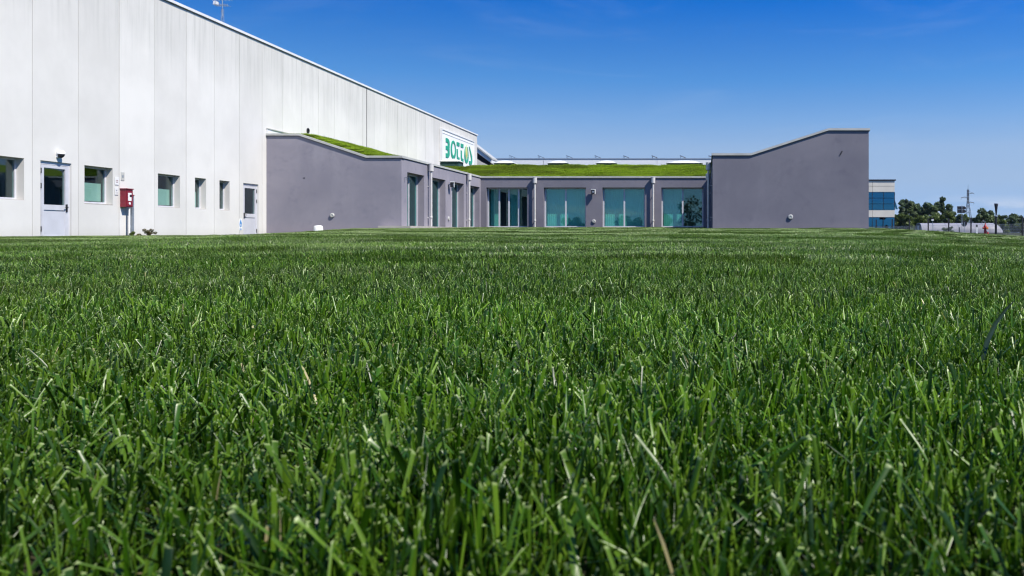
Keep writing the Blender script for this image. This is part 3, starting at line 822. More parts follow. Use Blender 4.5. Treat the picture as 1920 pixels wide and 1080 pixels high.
# downspouts
def downspout(x, y, dx, dy, zg):
    """(x, y) on the wall, (dx, dy) outward"""
    mb = MB(); px, py = x + dx * .17, y + dy * .17
    mb.tube((px, py, zg - .3), (px, py, 3.36), .055, n=12)
    d = mb.build('downspout', M['pipe'], ofc, True)
    h = MB(); h.lathe((px, py, 3.32), (0, 0, 1), [(.06, -.03), (.125, .0), (.128, .33), (.135, .335), (.135, .36), (.115, .365), (.11, .30)], 16)
    h.build('hopper', M['pipe'], d, True)
    c = MB(); c.box(min(x, px) - .02, max(x, px) + .02, min(y, py) - .02, max(y, py) + .02, 1.0, 1.04)
    c.lathe((px, py, .98), (0, 0, 1), [(.062, 0), (.07, .01), (.07, .10), (.062, .11)], 12)
    c.build('clip', M['pipe'], d)
    b = MB(); b.box(min(x, px) - .015, max(x, px) + .015, min(y, py) - .015, max(y, py) + .015, 2.55, 2.58); b.build('clip', M['pipe'], d)
downspout(WL, 45.31, 1, 0, .4); downspout(WL, 52.65, 1, 0, .5)
downspout(-10.36, CF, 0, -1, .55); downspout(-3.16, CF, 0, -1, .55)
downspout(RX0, 44.5, -1, 0, .4); downspout(RX0, 52.65, -1, 0, .4)
# round vent caps
def vent(x, y, z, dx, dy, r=.105):
    MB().lathe((x, y, z), (dx, dy, 0), [(r * .8, -.02), (r, .0), (r, .045), (r * .82, .065), (r * .45, .07), (r * .42, .055)], 20).build('vent_cap', M['coping'], ofc, False)
vent(-16.82, LF, 1.05, 0, -1, .10); vent(3.76, RF, .96, 0, -1, .11)
vent(-6.79, CF, .99, 0, -1, .12); vent(WL, 48.95, 1.04, 1, 0, .11)
mb = MB(); mb.prism([(5.93, 3.70), (5.97, 3.69), (6.06, 3.86), (6.02, 3.87)], 'y', RF - .03, RF + .01); mb.build('spout', M['black'], ofc)
mb = MB(); mb.box(-18.12, -18.06, LF - .012, LF + .01, 2.72, 2.76); mb.build('spout', M['sign_back'], ofc)
mb = MB(); mb.box(WL, WL + .10, 41.78, 41.81, 2.78, 2.80); mb.box(WL + .07, WL + .10, 41.78, 41.81, 2.66, 2.80); mb.build('hook', M['galv'], ofc)
# skylights on the flat upper roof
def skylight(x0, x1, y0=62.2, y1=63.6, n=8):
    k = MB().box(x0 + .04, x1 - .04, y0, y1, ZH - .02, ZH + .41).build('skylight', M['curb_green'], ofc)
    mb = MB(); V = []; F = []
    for j in range(n + 1):
        for i in range(n + 1):
            u, w_ = i / n, j / n
            hgt = .20 * (1 - abs(2 * u - 1) ** 2.4) * (1 - abs(2 * w_ - 1) ** 2.4)
            V.append((x0 - .03 + (x1 - x0 + .06) * u, y0 - .06 + (y1 - y0 + .12) * w_, ZH + .44 + hgt))
    for j in range(n):
        for i in range(n): F.append((j * (n + 1) + i, j * (n + 1) + i + 1, (j + 1) * (n + 1) + i + 1, (j + 1) * (n + 1) + i))
    mb._add(V, F)
    mb.box(x0 - .05, x1 + .05, y0 - .07, y1 + .07, ZH + .41, ZH + .44)
    mb.build('dome', M['skydome'], k, False)
skylight(-14.35, -13.0); skylight(-10.7, -9.35); skylight(-7.4, -6.05); skylight(-2.6, -.2); skylight(-17.6, -16.3, 60.8, 62.0)

# turf on the roof
rc = turf_collection('roof_turf', [(5, dict(n=2200, size=1.0, hm=.075, wm=.011, rows=(0, .5, 1.0), fold=0, lean_bias=.05, dry=.04, cut=.1), M['roofblade'])])
rp, rr, rv_, rs = [], [], [], []
def prof_z(prof, u):
    for (a, za), (b, zb) in zip(prof, prof[1:]):
        if a <= u <= b: return za + (zb - za) * (u - a) / (b - a)
    return prof[-1][1]
def rput(x, y, z):
    rp.append((x, y, z)); rr.append((0, 0, R1.randrange(4) * math.pi / 2)); rv_.append(R1.randrange(5)); s = R1.uniform(.85, 1.2); rs.append((1, 1, s))
def bump(x, y): return .05 * math.sin(x * 1.7 + .4) * math.sin(y * 1.3) + .035 * math.sin(x * 3.9 + y) + R1.uniform(-.006, .006)
RT = []
for i in range(-44, 2):
    for j in range(0, 29):
        x, y = i * .4 + (j % 3) * .13, 56.75 + j * .22
        if x > RX0 + .2: continue
        if any(a - .25 < x < b + .25 and y > 61.8 for a, b in ((-14.35, -13.0), (-10.7, -9.35), (-7.4, -6.05), (-2.6, -.2))): continue
        if x < -15 and y > 60.3: continue
        rput(x, y, prof_z(CP, y) + .02 + bump(x, y) + .05 * sst((y - 57.6) / 2))
for i in range(0, 15):
    for j in range(0, 38):
        x, y = -18.55 + i * .25, 42.1 + j * .4 + (i % 3) * .13
        if -18.6 < x < -15.0 and y < 57: rput(x, y, prof_z(LP, x) + .10 + .5 * bump(x, y))
for j in range(8):
    rput(1.75 + .1 * (j % 3), 41.2 + .3 * j, ZL + .06)
tag(scatter('roof_grass', rp, rr, rv_, rs, rc), 'bright yellow-green turf covering the low office roof', 'grass', kind='stuff')

# wall lamps of the office
def flood(x, y, z, dx, dy, label):
    t = thing('wall_lamp', (x, y, z), label, 'lamp', 'wall lamps')
    o_ = Vector((dx, dy, 0)); sd = Vector((-dy, dx, 0))
    def BX(name, mat, s0, s1, o0, o1, z0, z1):
        pts_ = [Vector((x, y, 0)) + sd * s + o_ * q for s in (s0, s1) for q in (o0, o1)]
        MB().box(min(p.x for p in pts_), max(p.x for p in pts_), min(p.y for p in pts_), max(p.y for p in pts_), z0, z1).build(name, M[mat], t)
    BX('arm', 'galv', -.03, .03, .0, .12, z - .03, z + .03)
    BX('housing', 'white', -.13, .13, .12, .30, z + .115, z + .15); BX('side_cheek', 'white', .10, .13, .12, .30, z - .14, z + .114)
    BX('body', 'sign_back', -.12, .095, .13, .27, z - .14, z + .11); BX('lens', 'galv', -.05, .05, .272, .285, z - .06, z + .04)
flood(-6.80, CF, 2.80, 0, -1, 'square white and dark floodlight on the grey pier between two teal windows')
flood(WL, 48.95, 2.86, 1, 0, 'small floodlight seen edge-on on the side wall of the left wing')

# paving strip and a low white cover by the left wing
tag(MB().box(-14.6, -13.15, 41.0 - .05, 41.39, .1, .575).box(WL + .005, -13.15, 41.395, 55.9, .1, .575).build('pavement', M['paving']), 'pale paving strip at the foot of the left wing', 'pavement', kind='structure')
cv = thing('drain_cover', (-17.1, 40.55, .3), 'low white tapered cover standing in the grass before the left grey wing', 'cover')
MB().lathe((-17.1, 40.55, .27), (0, 0, 1), [(.215, 0), (.205, .12), (.185, .27), (.165, .30)], 18).build('body', M['white'], cv)
MB().lathe((-17.1, 40.55, .57), (0, 0, 1), [(.15, 0), (.15, .012), (.05, .02)], 14).build('lid', M['white'], cv)

# ------------------------------------------------------------------ rear hall
rh = thing('rear_hall', (-12, 105, 0), 'far white hall with flat parapet seen above the turf roof', 'hall')
x = -25.0
while x < 7:
    MB().box(x + .02, min(x + 6.5, 7) - .02, 105, 105.3, 0, 8.80).build('panel', M['white'], rh); x += 6.5
MB().box(-25, 7, 104.95, 105.4, 8.83, 8.92).build('coping', M['galv'], rh)
MB().box(-25, 7, 105.31, 120, 8.3, 8.6).build('roof', M['inner'], rh)
MB().box(-26, -20.3, 88, 88.3, 0, 7.6).build('link_wall', M['concrete'], rh)
MB().prism([(-23.0, 9.75), (-19.55, 7.06), (-19.55, 6.72), (-23.0, 9.30)], 'y', 84, 86.0).build('canopy', M['white_metal'], rh)
MB().prism([(-23.0, 9.92), (-19.50, 7.22), (-19.50, 7.065), (-23.0, 9.757)], 'y', 83.9, 86.1).build('canopy_edge', M['coping'], rh)
MB().prism([(-23.0, 9.20), (-20.6, 7.40), (-19.8, 6.82), (-19.8, 6.5), (-20.6, 6.9), (-23.0, 8.6)], 'y', 84.4, 85.9).build('canopy_soffit', M['sign_back'], rh)
def solar(x, first=None):
    if first is None:
        t = thing('solar_panel', (x, 106.2, 8.6), '', 'solar panel', 'tilted solar panels along the rear hall roof')
        MB().prism([(x - .02, 9.30), (x + .62, 9.04), (x + .635, 9.075), (x - .005, 9.335)], 'y', 105.7, 106.7).build('module', M['pv'], t)
        for yy in (105.8, 106.6): MB().box(x + .02, x + .06, yy - .02, yy + .02, 8.6, 9.28).build('leg', M['galv'], t)
        for yy in (105.8, 106.6): MB().box(x + .54, x + .57, yy - .02, yy + .02, 8.6, 9.06).build('leg', M['galv'], t)
        return t
    t = copy_tree(first); t.location.x = x; return t
X0s = -22.55
sol = None
ordn = ['first', 'second', 'third', 'fourth', 'fifth', 'sixth', 'seventh', 'eighth']
for i in range(8):
    xx = X0s + i * 3.28
    s_ = solar(xx, sol)
    if sol is None: sol = s_
    s_['label'] = 'small tilted solar panel on the rear hall roof, %s counted from the warehouse' % ordn[i]

# ------------------------------------------------------------------ office block with blue glass (right)
ob = thing('office_block', (18, 110, .3), 'cream two storey office block with bands of blue glass behind the grey wing', 'office')
BX0, BX1, BY = 12.0, 22.75, 110.0
MB().box(BX0, BX1, BY + .25, BY + 12, 0, 6.72).build('core_wall', M['inner'], ob)
for (z0, z1, n) in ((5.30, 5.98, 4), (6.0, 6.64, 4), (2.28, 3.12, 4)):
    for i in range(n):
        a = BX0 + (BX1 - BX0) * i / n; b = BX0 + (BX1 - BX0) * (i + 1) / n
        MB().box(a + .015, b - .015, BY, BY + .24, z0 + .01, z1 - .01).build('cladding_panel', M['cladding'], ob)
MB().box(BX0, BX1 + .12, BY - .1, BY + 12, 6.66, 6.80).build('roof_edge', M['dark_metal'], ob)
for (z0, z1) in ((3.14, 3.86), (3.88, 4.56), (4.58, 5.28), (.3, 1.2), (1.22, 2.26)):
    for i in range(8):
        a = BX0 + (BX1 - BX0) * i / 8; b = BX0 + (BX1 - BX0) * (i + 1) / 8
        MB().box(a + .03, b - .03, BY + .10, BY + .13, z0 + .02, z1 - .02).build('window', M['glass_blue'], ob)
mb = MB()
for i in range(9):
    a = BX0 + (BX1 - BX0) * i / 8; mb.box(a - .03, a + .03, BY + .06, BY + .2, .3, 2.26); mb.box(a - .03, a + .03, BY + .06, BY + .2, 3.14, 5.28)
mb.build('mullions', M['dark_metal'], ob)
MB().prism([(BX1 + .02, 4.3), (BX1 + .36, 3.25), (BX1 + .40, 3.27), (BX1 + .06, 4.32)], 'y', BY + .2, BY + 1.2).build('open_window', M['glass_blue'], ob)

# ------------------------------------------------------------------ fence along the right edge of the lawn
fc = thing('wire_fence', (FA.x, FA.y, .3), 'low wire mesh fence with dark posts along the right lawn edge', 'fence')
def fpt(s): p = FA + FD * s; return p
posts = [fpt(s) for s in range(-2, 11)]
FT = .74
for i, p in enumerate(posts):
    zt = 1.25 - .02 * i
    mb = MB(); mb.box(p.x - .035, p.x + .035, p.y - .035, p.y + .035, ground_z(p.x, p.y) - .3, zt)
    mb.box(p.x - .042, p.x + .042, p.y - .042, p.y + .042, zt, zt + .02)
    mb.build('post', M['dark_metal'], fc)
for a, b in zip(posts, posts[1:]):
    mb = MB(); za, zb = ground_z(a.x, a.y), ground_z(b.x, b.y)
    ta = tb = FT
    for q in range(6):
        f = q / 5; mb.tube((a.x, a.y, za + (ta - za) * f), (b.x, b.y, zb + (tb - zb) * f), .005, n=3, caps=False)
    for q in range(1, 32):
        f = q / 32; px, py = a.x + (b.x - a.x) * f, a.y + (b.y - a.y) * f; zz = za + (zb - za) * f
        mb.tube((px, py, zz), (px, py, FT), .004, n=3, caps=False)
    mb.build('mesh_panel', M['galv'], fc)

# garden lamp, hydrant
gl = thing('garden_lamp', (15.55, 49.0, .1), 'dark post lamp with a flared conical head by the fence', 'lamp post')
MB().tube((15.55, 49, 0), (15.55, 49, 1.15), .05, .045, 12).build('post', M['dark_metal'], gl)
MB().lathe((15.55, 49, 1.12), (0, 0, 1), [(.05, 0), (.085, .02), (.085, .07), (.05, .09)], 14).build('collar', M['galv'], gl)
MB().lathe((15.55, 49, 1.21), (0, 0, 1), [(.035, 0), (.045, .15), (.075, .42), (.105, .58), (.10, .60)], 16).build('head', M['dark_metal'], gl)
MB().lathe((15.55, 49, 1.81), (0, 0, 1), [(.10, 0), (.112, .01), (.112, .035), (.03, .05)], 16).build('cap', M['galv'], gl)
hx, hy = 14.68, 48.0; hz = .13
hd = thing('fire_hydrant', (hx, hy, hz), 'small red and orange pillar fire hydrant at the lawn edge', 'hydrant')
MB().lathe((hx - .02, hy, hz - .1), (0, 0, 1), [(.075, 0), (.075, .22), (.06, .24), (.06, .50), (.085, .52), (.085, .56), (.07, .62), (.035, .67), (.03, .70)], 16).build('barrel', M['hyd_red'], hd)
MB().lathe((hx - .02, hy, hz + .60), (0, 0, 1), [(.022, 0), (.026, .03), (.026, .07)], 6).build('cap_nut', M['hyd_red'], hd)
for dx in (-1, 1):
    MB().lathe((hx - .02 + dx * .05, hy - .02, hz + .40), (dx, 0, 0), [(.045, 0), (.045, .05), (.056, .05), (.056, .085), (.02, .095)], 12).build('outlet', M['orange' if dx > 0 else 'hyd_red'], hd)
MB().lathe((hx + .03, hy - .06, hz + .40), (.3, -1, 0), [(.06, 0), (.06, .04), (.07, .04), (.07, .08), (.03, .09)], 12).build('outlet', M['orange'], hd)
MB().lathe((hx + .06, hy - .06, hz + .22), (.4, -1, 0), [(.05, 0), (.05, .06), (.02, .07)], 10).build('chain_cap', M['galv'], hd)
MB().lathe((hx + .07, hy - .1, hz - .06), (0, 0, 1), [(.07, 0), (.06, .1), (.045, .24), (.03, .25)], 12).build('foot', M['hyd_red'], hd)

# roadside signs and markers
ds = thing('direction_sign', (25.2, 90, .3), 'pair of arrow shaped direction boards on a thin pole seen from behind', 'road sign')
MB().tube((25.2, 90, .2), (25.2, 90, 3.05), .03, n=8).build('pole', M['galv'], ds)
for z0 in (2.64, 2.30):
    MB().prism([(24.75, z0), (25.45, z0), (25.68, z0 + .165), (25.45, z0 + .33), (24.75, z0 + .33)], 'y', 90.04, 90.07).build('arrow_board', M['sign_back'], ds)
MB().lathe((25.2, 89.95, 1.28), (0, -1, 0), [(.09, 0), (.09, .02), (.02, .025)], 10).build('plate', M['galv'], ds)
st = thing('octagon_sign', (25.6, 90.6, .3), 'dark back of an octagonal road sign on a short pole', 'road sign')
MB().prism([(25.6 + .31 * math.cos(math.radians(22.5 + 45 * i)), 1.28 + .31 * math.sin(math.radians(22.5 + 45 * i))) for i in range(8)], 'y', 90.6, 90.62).build('plate', M['sign_back'], st)
MB().tube((25.6, 90.57, .2), (25.6, 90.57, 1.4), .028, n=8).build('pole', M['galv'], st)
dl = thing('road_delineator', (22.2, 75, .3), 'white roadside marker post with a black top', 'marker post')
MB().prism([(22.15, .25), (22.27, .25), (22.27, .78), (22.15, .80)], 'y', 74.96, 75.04).build('post', M['white'], dl)
MB().prism([(22.15, .802), (22.27, .782), (22.27, .98), (22.15, 1.02)], 'y', 74.96, 75.04).build('black_band', M['black'], dl)
mk = thing('small_bollard', (21.9, 79, .3), 'short black bollard before the white greenhouse', 'bollard')
MB().lathe((21.9, 79, .2), (0, 0, 1), [(.055, 0), (.055, .52), (.065, .53), (.065, .58), (.03, .62)], 12).build('post', M['black'], mk)
tl = thing('marker_pole', (22.3, 90, .3), 'thin pole with a small two-tone plate above the greenhouse', 'pole')
MB().tube((22.3, 90, .2), (22.3, 90, 1.75), .022, n=6).build('pole', M['galv'], tl)
MB().box(22.2, 22.42, 89.93, 89.96, 1.55, 1.68).build('plate', M['white'], tl); MB().box(22.2, 22.42, 89.93, 89.96, 1.69, 1.84).build('dark_plate', M['sign_back'], tl)

# greenhouse
gh = thing('greenhouse', (48, 172, .3), 'long low white film greenhouse tunnel beyond the fence', 'greenhouse')
gx0, gx1, gy, gw, gh_ = 40.2, 54.0, 172.8, 2.8, 2.05
def hoop(x, s=1.0, n=14):
    out = []
    for i in range(n + 1):
        a = math.pi * i / n; out.append((x, gy - gw * math.cos(a) * (abs(math.cos(a)) ** -.25 if abs(math.cos(a)) > .02 else 1) * (1 if s == 1 else s), .3 + gh_ * s * math.sin(a) ** .75))
    return out
mb = MB(); xs_ = [gx0 + (gx1 - gx0) * i / 12 for i in range(13)]; rows_ = [hoop(x) for x in xs_] + [hoop(gx1 + 1.0, .80), hoop(gx1 + 1.7, .45)]
n = len(rows_[0]); V = [p for r in rows_ for p in r]; F = [(a * n + i, a * n + i + 1, (a + 1) * n + i + 1, (a + 1) * n + i) for a in range(len(rows_) - 1) for i in range(n - 1)]
mb._add(V, F); mb.build('cover', M['film'], gh, True)
for x in xs_[::2]:
    mb = MB(); h = hoop(x, 1.0)
    for p, q in zip(h, h[1:]): mb.tube(p, q, .03, n=4, caps=False)
    mb.build('hoop', M['galv'], gh)
MB().prism([(p[1], p[2]) for p in hoop(gx0)], 'x', gx0 - .02, gx0 + .02).build('end_wall', M['sign_back'], gh)
MB().box(gx0 - .06, gx0 - .03, gy - .6, gy + .6, .3, 1.9).build('door', M['galv'], gh)

# pylon
py_ = thing('power_pylon', (129, 450, .3), 'distant lattice power pylon with three cross arms', 'pylon')
pc = Vector((129, 450, .3))
def leg_w(z): return 2.0 * (1 - z / 16.0) + .35 if z < 16 else .35
mb = MB(); lv = [0, 3, 6, 9, 12, 14.5, 16.5, 18.5, 20.5, 22]
for (sx_, sy_) in ((1, 1), (1, -1), (-1, 1), (-1, -1)):
    for a, b in zip(lv, lv[1:]):
        mb.tube(pc + Vector((sx_ * leg_w(a), sy_ * leg_w(a), a)), pc + Vector((sx_ * leg_w(b), sy_ * leg_w(b), b)),   .12, n=4)
mb.tube(pc + Vector((0, 0, 21.5)), pc + Vector((0, 0, 24.6)), .10, .05, 5)
mb.build('mast', M['pylon'], py_)
mb = MB()
for a, b in zip(lv, lv[1:]):
    for s in (1, -1):
        mb.tube(pc + Vector((-leg_w(a), s * leg_w(a), a)), pc + Vector((leg_w(b), s * leg_w(b), b)), .07, n=3)
        mb.tube(pc + Vector((leg_w(a), s * leg_w(a), a)), pc + Vector((-leg_w(b), s * leg_w(b), b)), .07, n=3)
mb.build('bracing', M['pylon'], py_)
for z_, a, b in ((15.6, -.3, 2.9), (18.0, -3.4, .3), (20.2, -.3, 2.9)):
    mb = MB(); mb.tube(pc + Vector((a, 0, z_)), pc + Vector((b, 0, z_)), .16, n=5)
    e_ = a if abs(a) > abs(b) else b
    mb.tube(pc + Vector((e_, 0, z_)), pc + Vector((0, 0, z_ + 1.0)), .05, n=4); mb.tube(pc + Vector((e_, 0, z_)), pc + Vector((e_, 0, z_ - .9)), .06, n=4)
    mb.build('cross_arm', M['pylon'], py_)

# ------------------------------------------------------------------ trees and shrubs
def clump_mesh(name, blobs, n, leaf, mat, seed, flat=.8):
    """leaf faces filling an uneven crown made of many overlapping clumps"""
    r = np.random.default_rng(seed)
    w = np.array([b[3] ** 2 for b in blobs]); k = r.choice(len(blobs), n, p=w / w.sum())
    B = np.array(blobs)[k]
    d = r.normal(size=(n, 3)); d /= np.linalg.norm(d, axis=1)[:, None]
    rad = B[:, 3] * r.uniform(.45, 1.08, n) ** .6
    c = B[:, :3] + d * rad[:, None] * np.array([1, 1, flat])
    nrm = d + r.normal(0, .6, (n, 3)); nrm /= np.linalg.norm(nrm, axis=1)[:, None]
    t1 = np.cross(nrm, r.normal(size=(n, 3))); t1 /= np.linalg.norm(t1, axis=1)[:, None]
    t2 = np.cross(nrm, t1)
    s = leaf * r.uniform(.55, 1.4, n)[:, None]
    V = np.stack([c - t1 * s * .5, c + t2 * s * .32, c + t1 * s * .6, c - t2 * s * .32], 1).reshape(-1, 3)
    Q = np.arange(4 * n).reshape(n, 4)
    rv = np.repeat(np.clip(r.normal(.5, .25, n), 0, 1), 4)
    return np_mesh(name, V, Q, mat, {'rnd': rv}, False)
def crown_blobs(h, wdt, kind, r):
    out = []
    nb = {'round': 16, 'tall': 14, 'bush': 11}[kind]
    for i in range(nb):
        a = r.uniform(0, 6.283)
        if kind == 'tall':
            f = i / (nb - 1); zz = h * (.12 + .84 * f); rr_ = wdt * .5 * (.75 - .55 * abs(f - .35)) ; rad = rr_ * r.uniform(.0, .6); br = wdt * r.uniform(.15, .26) * (1.1 - .4 * f)
        elif kind == 'round':
            f = r.uniform(0, 1); zz = h * (.16 + .74 * f); rad = wdt * .5 * math.sqrt(max(.05, 1 - (2 * f - .9) ** 2)) * r.uniform(.35, .82); br = wdt * r.uniform(.13, .22)
        else:
            f = r.uniform(0, 1); zz = h * (.12 + .68 * f); rad = wdt * .5 * (1 - .5 * f) * r.uniform(.2, .85); br = min(wdt, h) * r.uniform(.16, .26)
        out.append((rad * math.cos(a), rad * math.sin(a), zz, br))
    return out
def trunk_mb(h, wdt, kind, blobs, r):
    mb = MB(); tr = .035 * h
    top = h * (.45 if kind != 'tall' else .8)
    mb.tube((0, 0, -.3), (.03 * h * .3, 0, top * .5), tr, tr * .75, 8); mb.tube((.03 * h * .3, 0, top * .5), (0, .01 * h, top), tr * .75, tr * .4, 8)
    for b in blobs[:7]: mb.tube((.01 * h, 0, top * r.uniform(.45, .9)), (b[0] * .8, b[1] * .8, b[2]), tr * .34, tr * .10, 5)
    return mb
PROTO = {}
def tree(name, x, y, h, wdt, kind, mat, label, cat, group, seed=0, leaves=1.0):
    key = (kind, mat, seed, round(h / wdt, 1))
    z = ground_z(x, y) - .02
    r = random.Random(seed * 31 + 5)
    t = thing(name, (0, 0, 0), label, cat, group)
    bl = crown_blobs(1.0, wdt / h, kind, r)
    nleaf = int(leaves * {'round': 3400, 'tall': 2800, 'bush': 2200}[kind])
    if key not in PROTO:
        PROTO[key] = (clump_mesh('crown', bl, nleaf, .06 if kind != 'bush' else .085, M[mat], seed + 11), trunk_mb(1.0, wdt / h, kind, bl, r))
    me, tm = PROTO[key]
    cr_ = bpy.data.objects.new('crown', me); COL.objects.link(cr_); cr_.parent = t
    tm.build('trunk' if kind != 'bush' else 'stems', M['bark'], t)
    t.location = (x, y, z); t.scale = (h, h, h); t.rotation_euler.z = r.uniform(0, 6.28)
    ORG[t.name] = Vector((x, y, z))
    return t
# (px-free list: x, y, height, width, kind, leaf, seed, label)
TR = [
    (47.3, 220, 8.2, 3.4, 'tall', 'leaf_dark', 1, 'slim dark tree nearest the blue glass office block in the far row'),
    (49.5, 226, 8.4, 3.2, 'tall', 'leaf_dark', 2, 'slim dark tree in the far row, second from the office block'),
    (50.0, 221, 8.4, 4.6, 'round', 'leaf_mid', 3, 'broad tree with a rounded top, third from the office block'),
    (52.4, 226, 8.0, 4.8, 'round', 'leaf_dark', 4, 'dark tree in the far row, fourth from the office block'),
    (52.4, 221, 8.7, 4.6, 'round', 'leaf_dark', 5, 'tallest dark rounded tree left of the middle of the far row'),
    (54.8, 226, 8.0, 4.6, 'round', 'leaf_mid', 6, 'tree with a lumpy crown in the middle of the far row'),
    (54.2, 219, 7.4, 4.4, 'round', 'leaf_mid', 7, 'lower tree in the dip in the middle of the far row'),
    (57.2, 226, 8.2, 4.4, 'round', 'leaf_dark', 8, 'dark tree just right of the dip in the far row'),
    (57.2, 221, 8.7, 3.8, 'tall', 'leaf_dark', 9, 'tall pointed tree in the right half of the far row'),
    (59.0, 223, 7.8, 4.4, 'round', 'leaf_dark', 10, 'dark tree last but one in the row left of the direction sign'),
    (58.8, 219, 6.2, 3.2, 'tall', 'leaf_dark', 11, 'small dark tree ending the row left of the direction sign'),
    (40.2, 190, 4.7, 3.2, 'bush', 'leaf_olive', 12, 'olive bush beside the blue glass office block'),
    (41.2, 188, 4.8, 3.8, 'bush', 'leaf_olive', 13, 'olive round bush before the far row left of the greenhouse'),
    (43.8, 192, 4.0, 3.6, 'bush', 'leaf_mid', 14, 'mid green bush behind the dark end of the greenhouse'),
    (44.7, 190, 4.1, 4.0, 'bush', 'leaf_olive', 15, 'broad olive bush above the left end of the greenhouse'),
    (47.3, 194, 4.5, 4.2, 'bush', 'leaf_mid', 16, 'mid green thicket behind the marker pole'),
    (48.8, 193, 4.9, 4.4, 'bush', 'leaf_olive', 17, 'tall olive bush above the middle of the greenhouse'),
    (50.2, 190, 4.7, 3.6, 'round', 'leaf_olive', 18, 'olive round tree at the right end of the far row'),
    (48.7, 187, 3.7, 2.8, 'bush', 'leaf_dark', 19, 'small dark bush before the olive tree'),
    (52.3, 193, 3.6, 3.0, 'bush', 'leaf_olive', 20, 'low olive bush just left of the direction sign pole'),
    (51.8, 186, 4.4, 2.6, 'round', 'leaf_dark', 21, 'small dark tree standing behind the direction boards'),
    (53.9, 190, 4.4, 2.2, 'round', 'leaf_olive', 22, 'small olive tree right behind the octagonal sign'),
    (60.1, 198, 5.7, 4.6, 'round', 'leaf_mid', 23, 'free standing round tree right of the pylon'),
    (63.1, 203, 5.5, 2.6, 'round', 'leaf_dark', 24, 'smaller tree leaning out behind the free standing round tree'),
    (59.5, 200, 4.2, 3.0, 'bush', 'leaf_dark', 25, 'dark bush under the left side of the free standing tree'),
    (64.6, 205, 3.7, 3.6, 'bush', 'leaf_olive', 26, 'olive bush left of the garden lamp head'),
    (68.6, 214, 4.9, 3.0, 'round', 'leaf_mid', 27, 'tree just right of the garden lamp'),
    (68.5, 210, 4.8, 2.6, 'round', 'leaf_dark', 28, 'second tree right of the garden lamp'),
    (61.8, 190, 3.2, 2.8, 'bush', 'leaf_olive', 29, 'olive bush over the right end of the greenhouse'),
    (64.6, 193, 3.8, 3.0, 'round', 'leaf_dark', 30, 'dark round tree near the right edge of the view'),
    (88.0, 260, 6.4, 4.4, 'round', 'leaf_mid', 31, 'taller loose tree before the blue hills at the right edge'),
    (79.4, 230, 4.8, 3.6, 'round', 'leaf_dark', 32, 'outermost dark tree at the right edge'),
    (63.8, 186, 2.8, 3.4, 'bush', 'leaf_olive', 33, 'low olive bush at the right edge before the hills'),
    (80.3, 228, 5.1, 4.0, 'round', 'leaf_mid', 34, 'tree just outside the right edge of the view'),
]
for (x, y, h, wd, kind, mat, sd, lab) in TR:
    tree('shrub' if kind == 'bush' else 'tree', x, y, h, wd, kind, mat, lab, 'bush' if kind == 'bush' else 'tree', 'trees beyond the road', sd)
tree('shrub', 22.55, 86.5, .75, 1.6, 'bush', 'leaf_mid', 'low grey-green bush before the greenhouse, nearer the warehouse of the pair', 'bush', 'bushes before the greenhouse', 31)
tree('shrub', 22.2, 83.2, .70, 1.3, 'bush', 'leaf_mid', 'low grey-green bush before the greenhouse, nearer the direction sign', 'bush', 'bushes before the greenhouse', 32)
# low plant at the foot of the warehouse
lpnt = tree('low_plant', -19.45, 32.0, .30, .9, 'bush', 'leaf_red', 'low straggling plant with reddish leaves at the warehouse foot', 'plant', None, 40)
lpnt.location.z = lawn_z(-19.45, 32.0) - .04
tree('low_plant', -19.55, 31.3, .22, .4, 'bush', 'leaf_olive', 'tiny weed under the red cabinet at the wall foot', 'plant', None, 41).location.z = lawn_z(-19.5, 31.3) - .04
# trees behind the camera that the windows mirror
for (x, y, h, wd, kd, sd, lab) in ((-2.6, -62, 7.8, 6.6, 'round', 51, 'big tree behind the viewer mirrored in the right window'), (-8.5, -70, 5.0, 4.5, 'round', 52, 'smaller tree behind the viewer'),
                               (-16, -75, 4.6, 9, 'bush', 53, 'hedge like bush behind the viewer'), (-27, -75, 4.2, 10, 'bush', 54, 'second hedge like bush behind the viewer')):
    tree('tree', x, y, h, wd, kd, 'leaf_dark', lab, 'tree', None, sd, .22 if sd == 51 else 1.0)

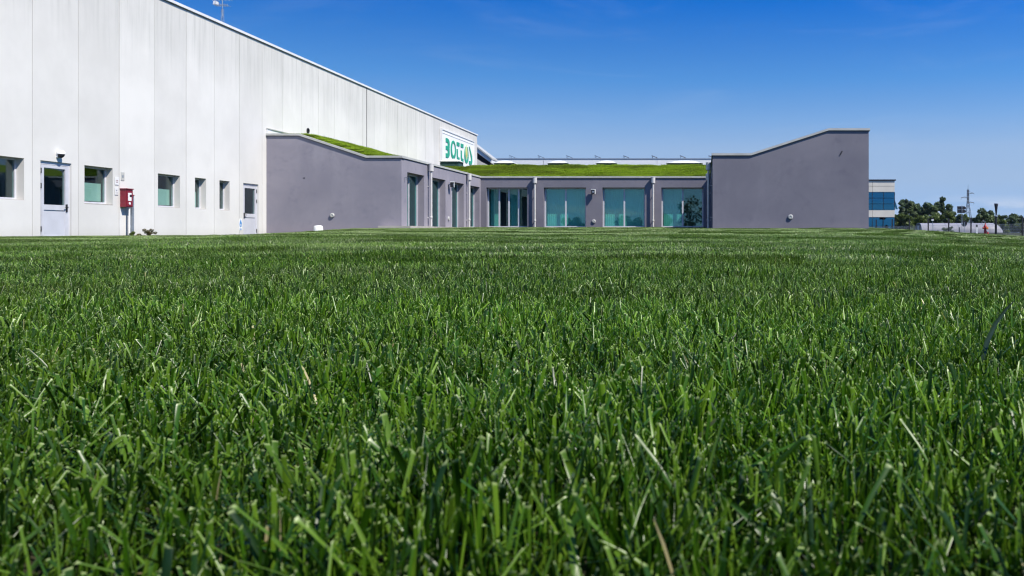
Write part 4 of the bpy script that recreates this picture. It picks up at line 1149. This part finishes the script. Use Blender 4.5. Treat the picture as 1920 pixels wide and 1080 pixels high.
# tall dark blade that bends up from the turf at the right
tb = MB(); pv = None
bpts = [Vector((.385, 1.28, .0)), Vector((.395, 1.285, .03)), Vector((.408, 1.29, .055)), Vector((.425, 1.295, .075)), Vector((.440, 1.30, .088))]
ws = [.0032, .0034, .0030, .0020, .0004]
V = []
for p, w_ in zip(bpts, ws):
    V += [p + Vector((-w_, .0, w_ * .4)), p + Vector((0, .0012, 0)), p + Vector((w_, 0, -w_ * .4))]
F = []
for i in range(4):
    b = i * 3; F += [(b, b + 1, b + 4, b + 3), (b + 1, b + 2, b + 5, b + 4)]
tb._add(V, F)
M['tall'] = plain('tall_blade', (.012, .032, .012), .4, 0, .5, .15, 60)
one('tall_grass_blade', M['tall'], tb, 'single tall dark grass blade bending up above the turf at right', 'grass blade')

# ------------------------------------------------------------------ hills and air
hv, hf = [], []
HY = 6500; nx = 160
for j, (yy, k) in enumerate(((HY - 1200, 0), (HY - 500, .45), (HY, 1), (HY + 900, .6), (HY + 1800, 0))):
    for i in range(nx):
        x = -6000 + i * 12000 / (nx - 1)
        base = 100 + 45 * math.sin(x * .0011 + 1.1) + 22 * math.sin(x * .0037 + j) + 12 * math.sin(x * .0093 + 2 * j) + R1.uniform(-5, 5)
        env = 1.0 if x > 700 else max(.25, 1 - (700 - x) / 2200)
        hv.append((x, yy, -5 + k * (base + 55 * sst((x - 1600) / 900)) * env))
for j in range(4):
    for i in range(nx - 1): hf.append((j * nx + i, j * nx + i + 1, (j + 1) * nx + i + 1, (j + 1) * nx + i))
me = bpy.data.meshes.new('hills'); me.from_pydata(hv, [], hf); me.materials.append(M['hill'])
for p in me.polygons: p.use_smooth = True
ho = bpy.data.objects.new('hills', me); COL.objects.link(ho); tag(ho, 'low blue wooded hills on the far right horizon', 'hills', kind='structure')
hm = bpy.data.materials.new('haze'); hm.use_nodes = True
hn, hl = hm.node_tree.nodes, hm.node_tree.links; hn.clear()
hvv = hn.new('ShaderNodeVolumePrincipled'); hvv.inputs['Color'].default_value = (.72, .82, 1, 1); hvv.inputs['Density'].default_value = 4.5e-5
hvv.inputs['Anisotropy'].default_value = .2
hout = hn.new('ShaderNodeOutputMaterial'); hl.new(hvv.outputs[0], hout.inputs['Volume'])
if True:
    hb = MB().box(-9100, 9100, -3100, 9100, -8, 205).build('haze', hm)
    tag(hb, 'thin summer haze over the far hills', 'haze', kind='stuff')
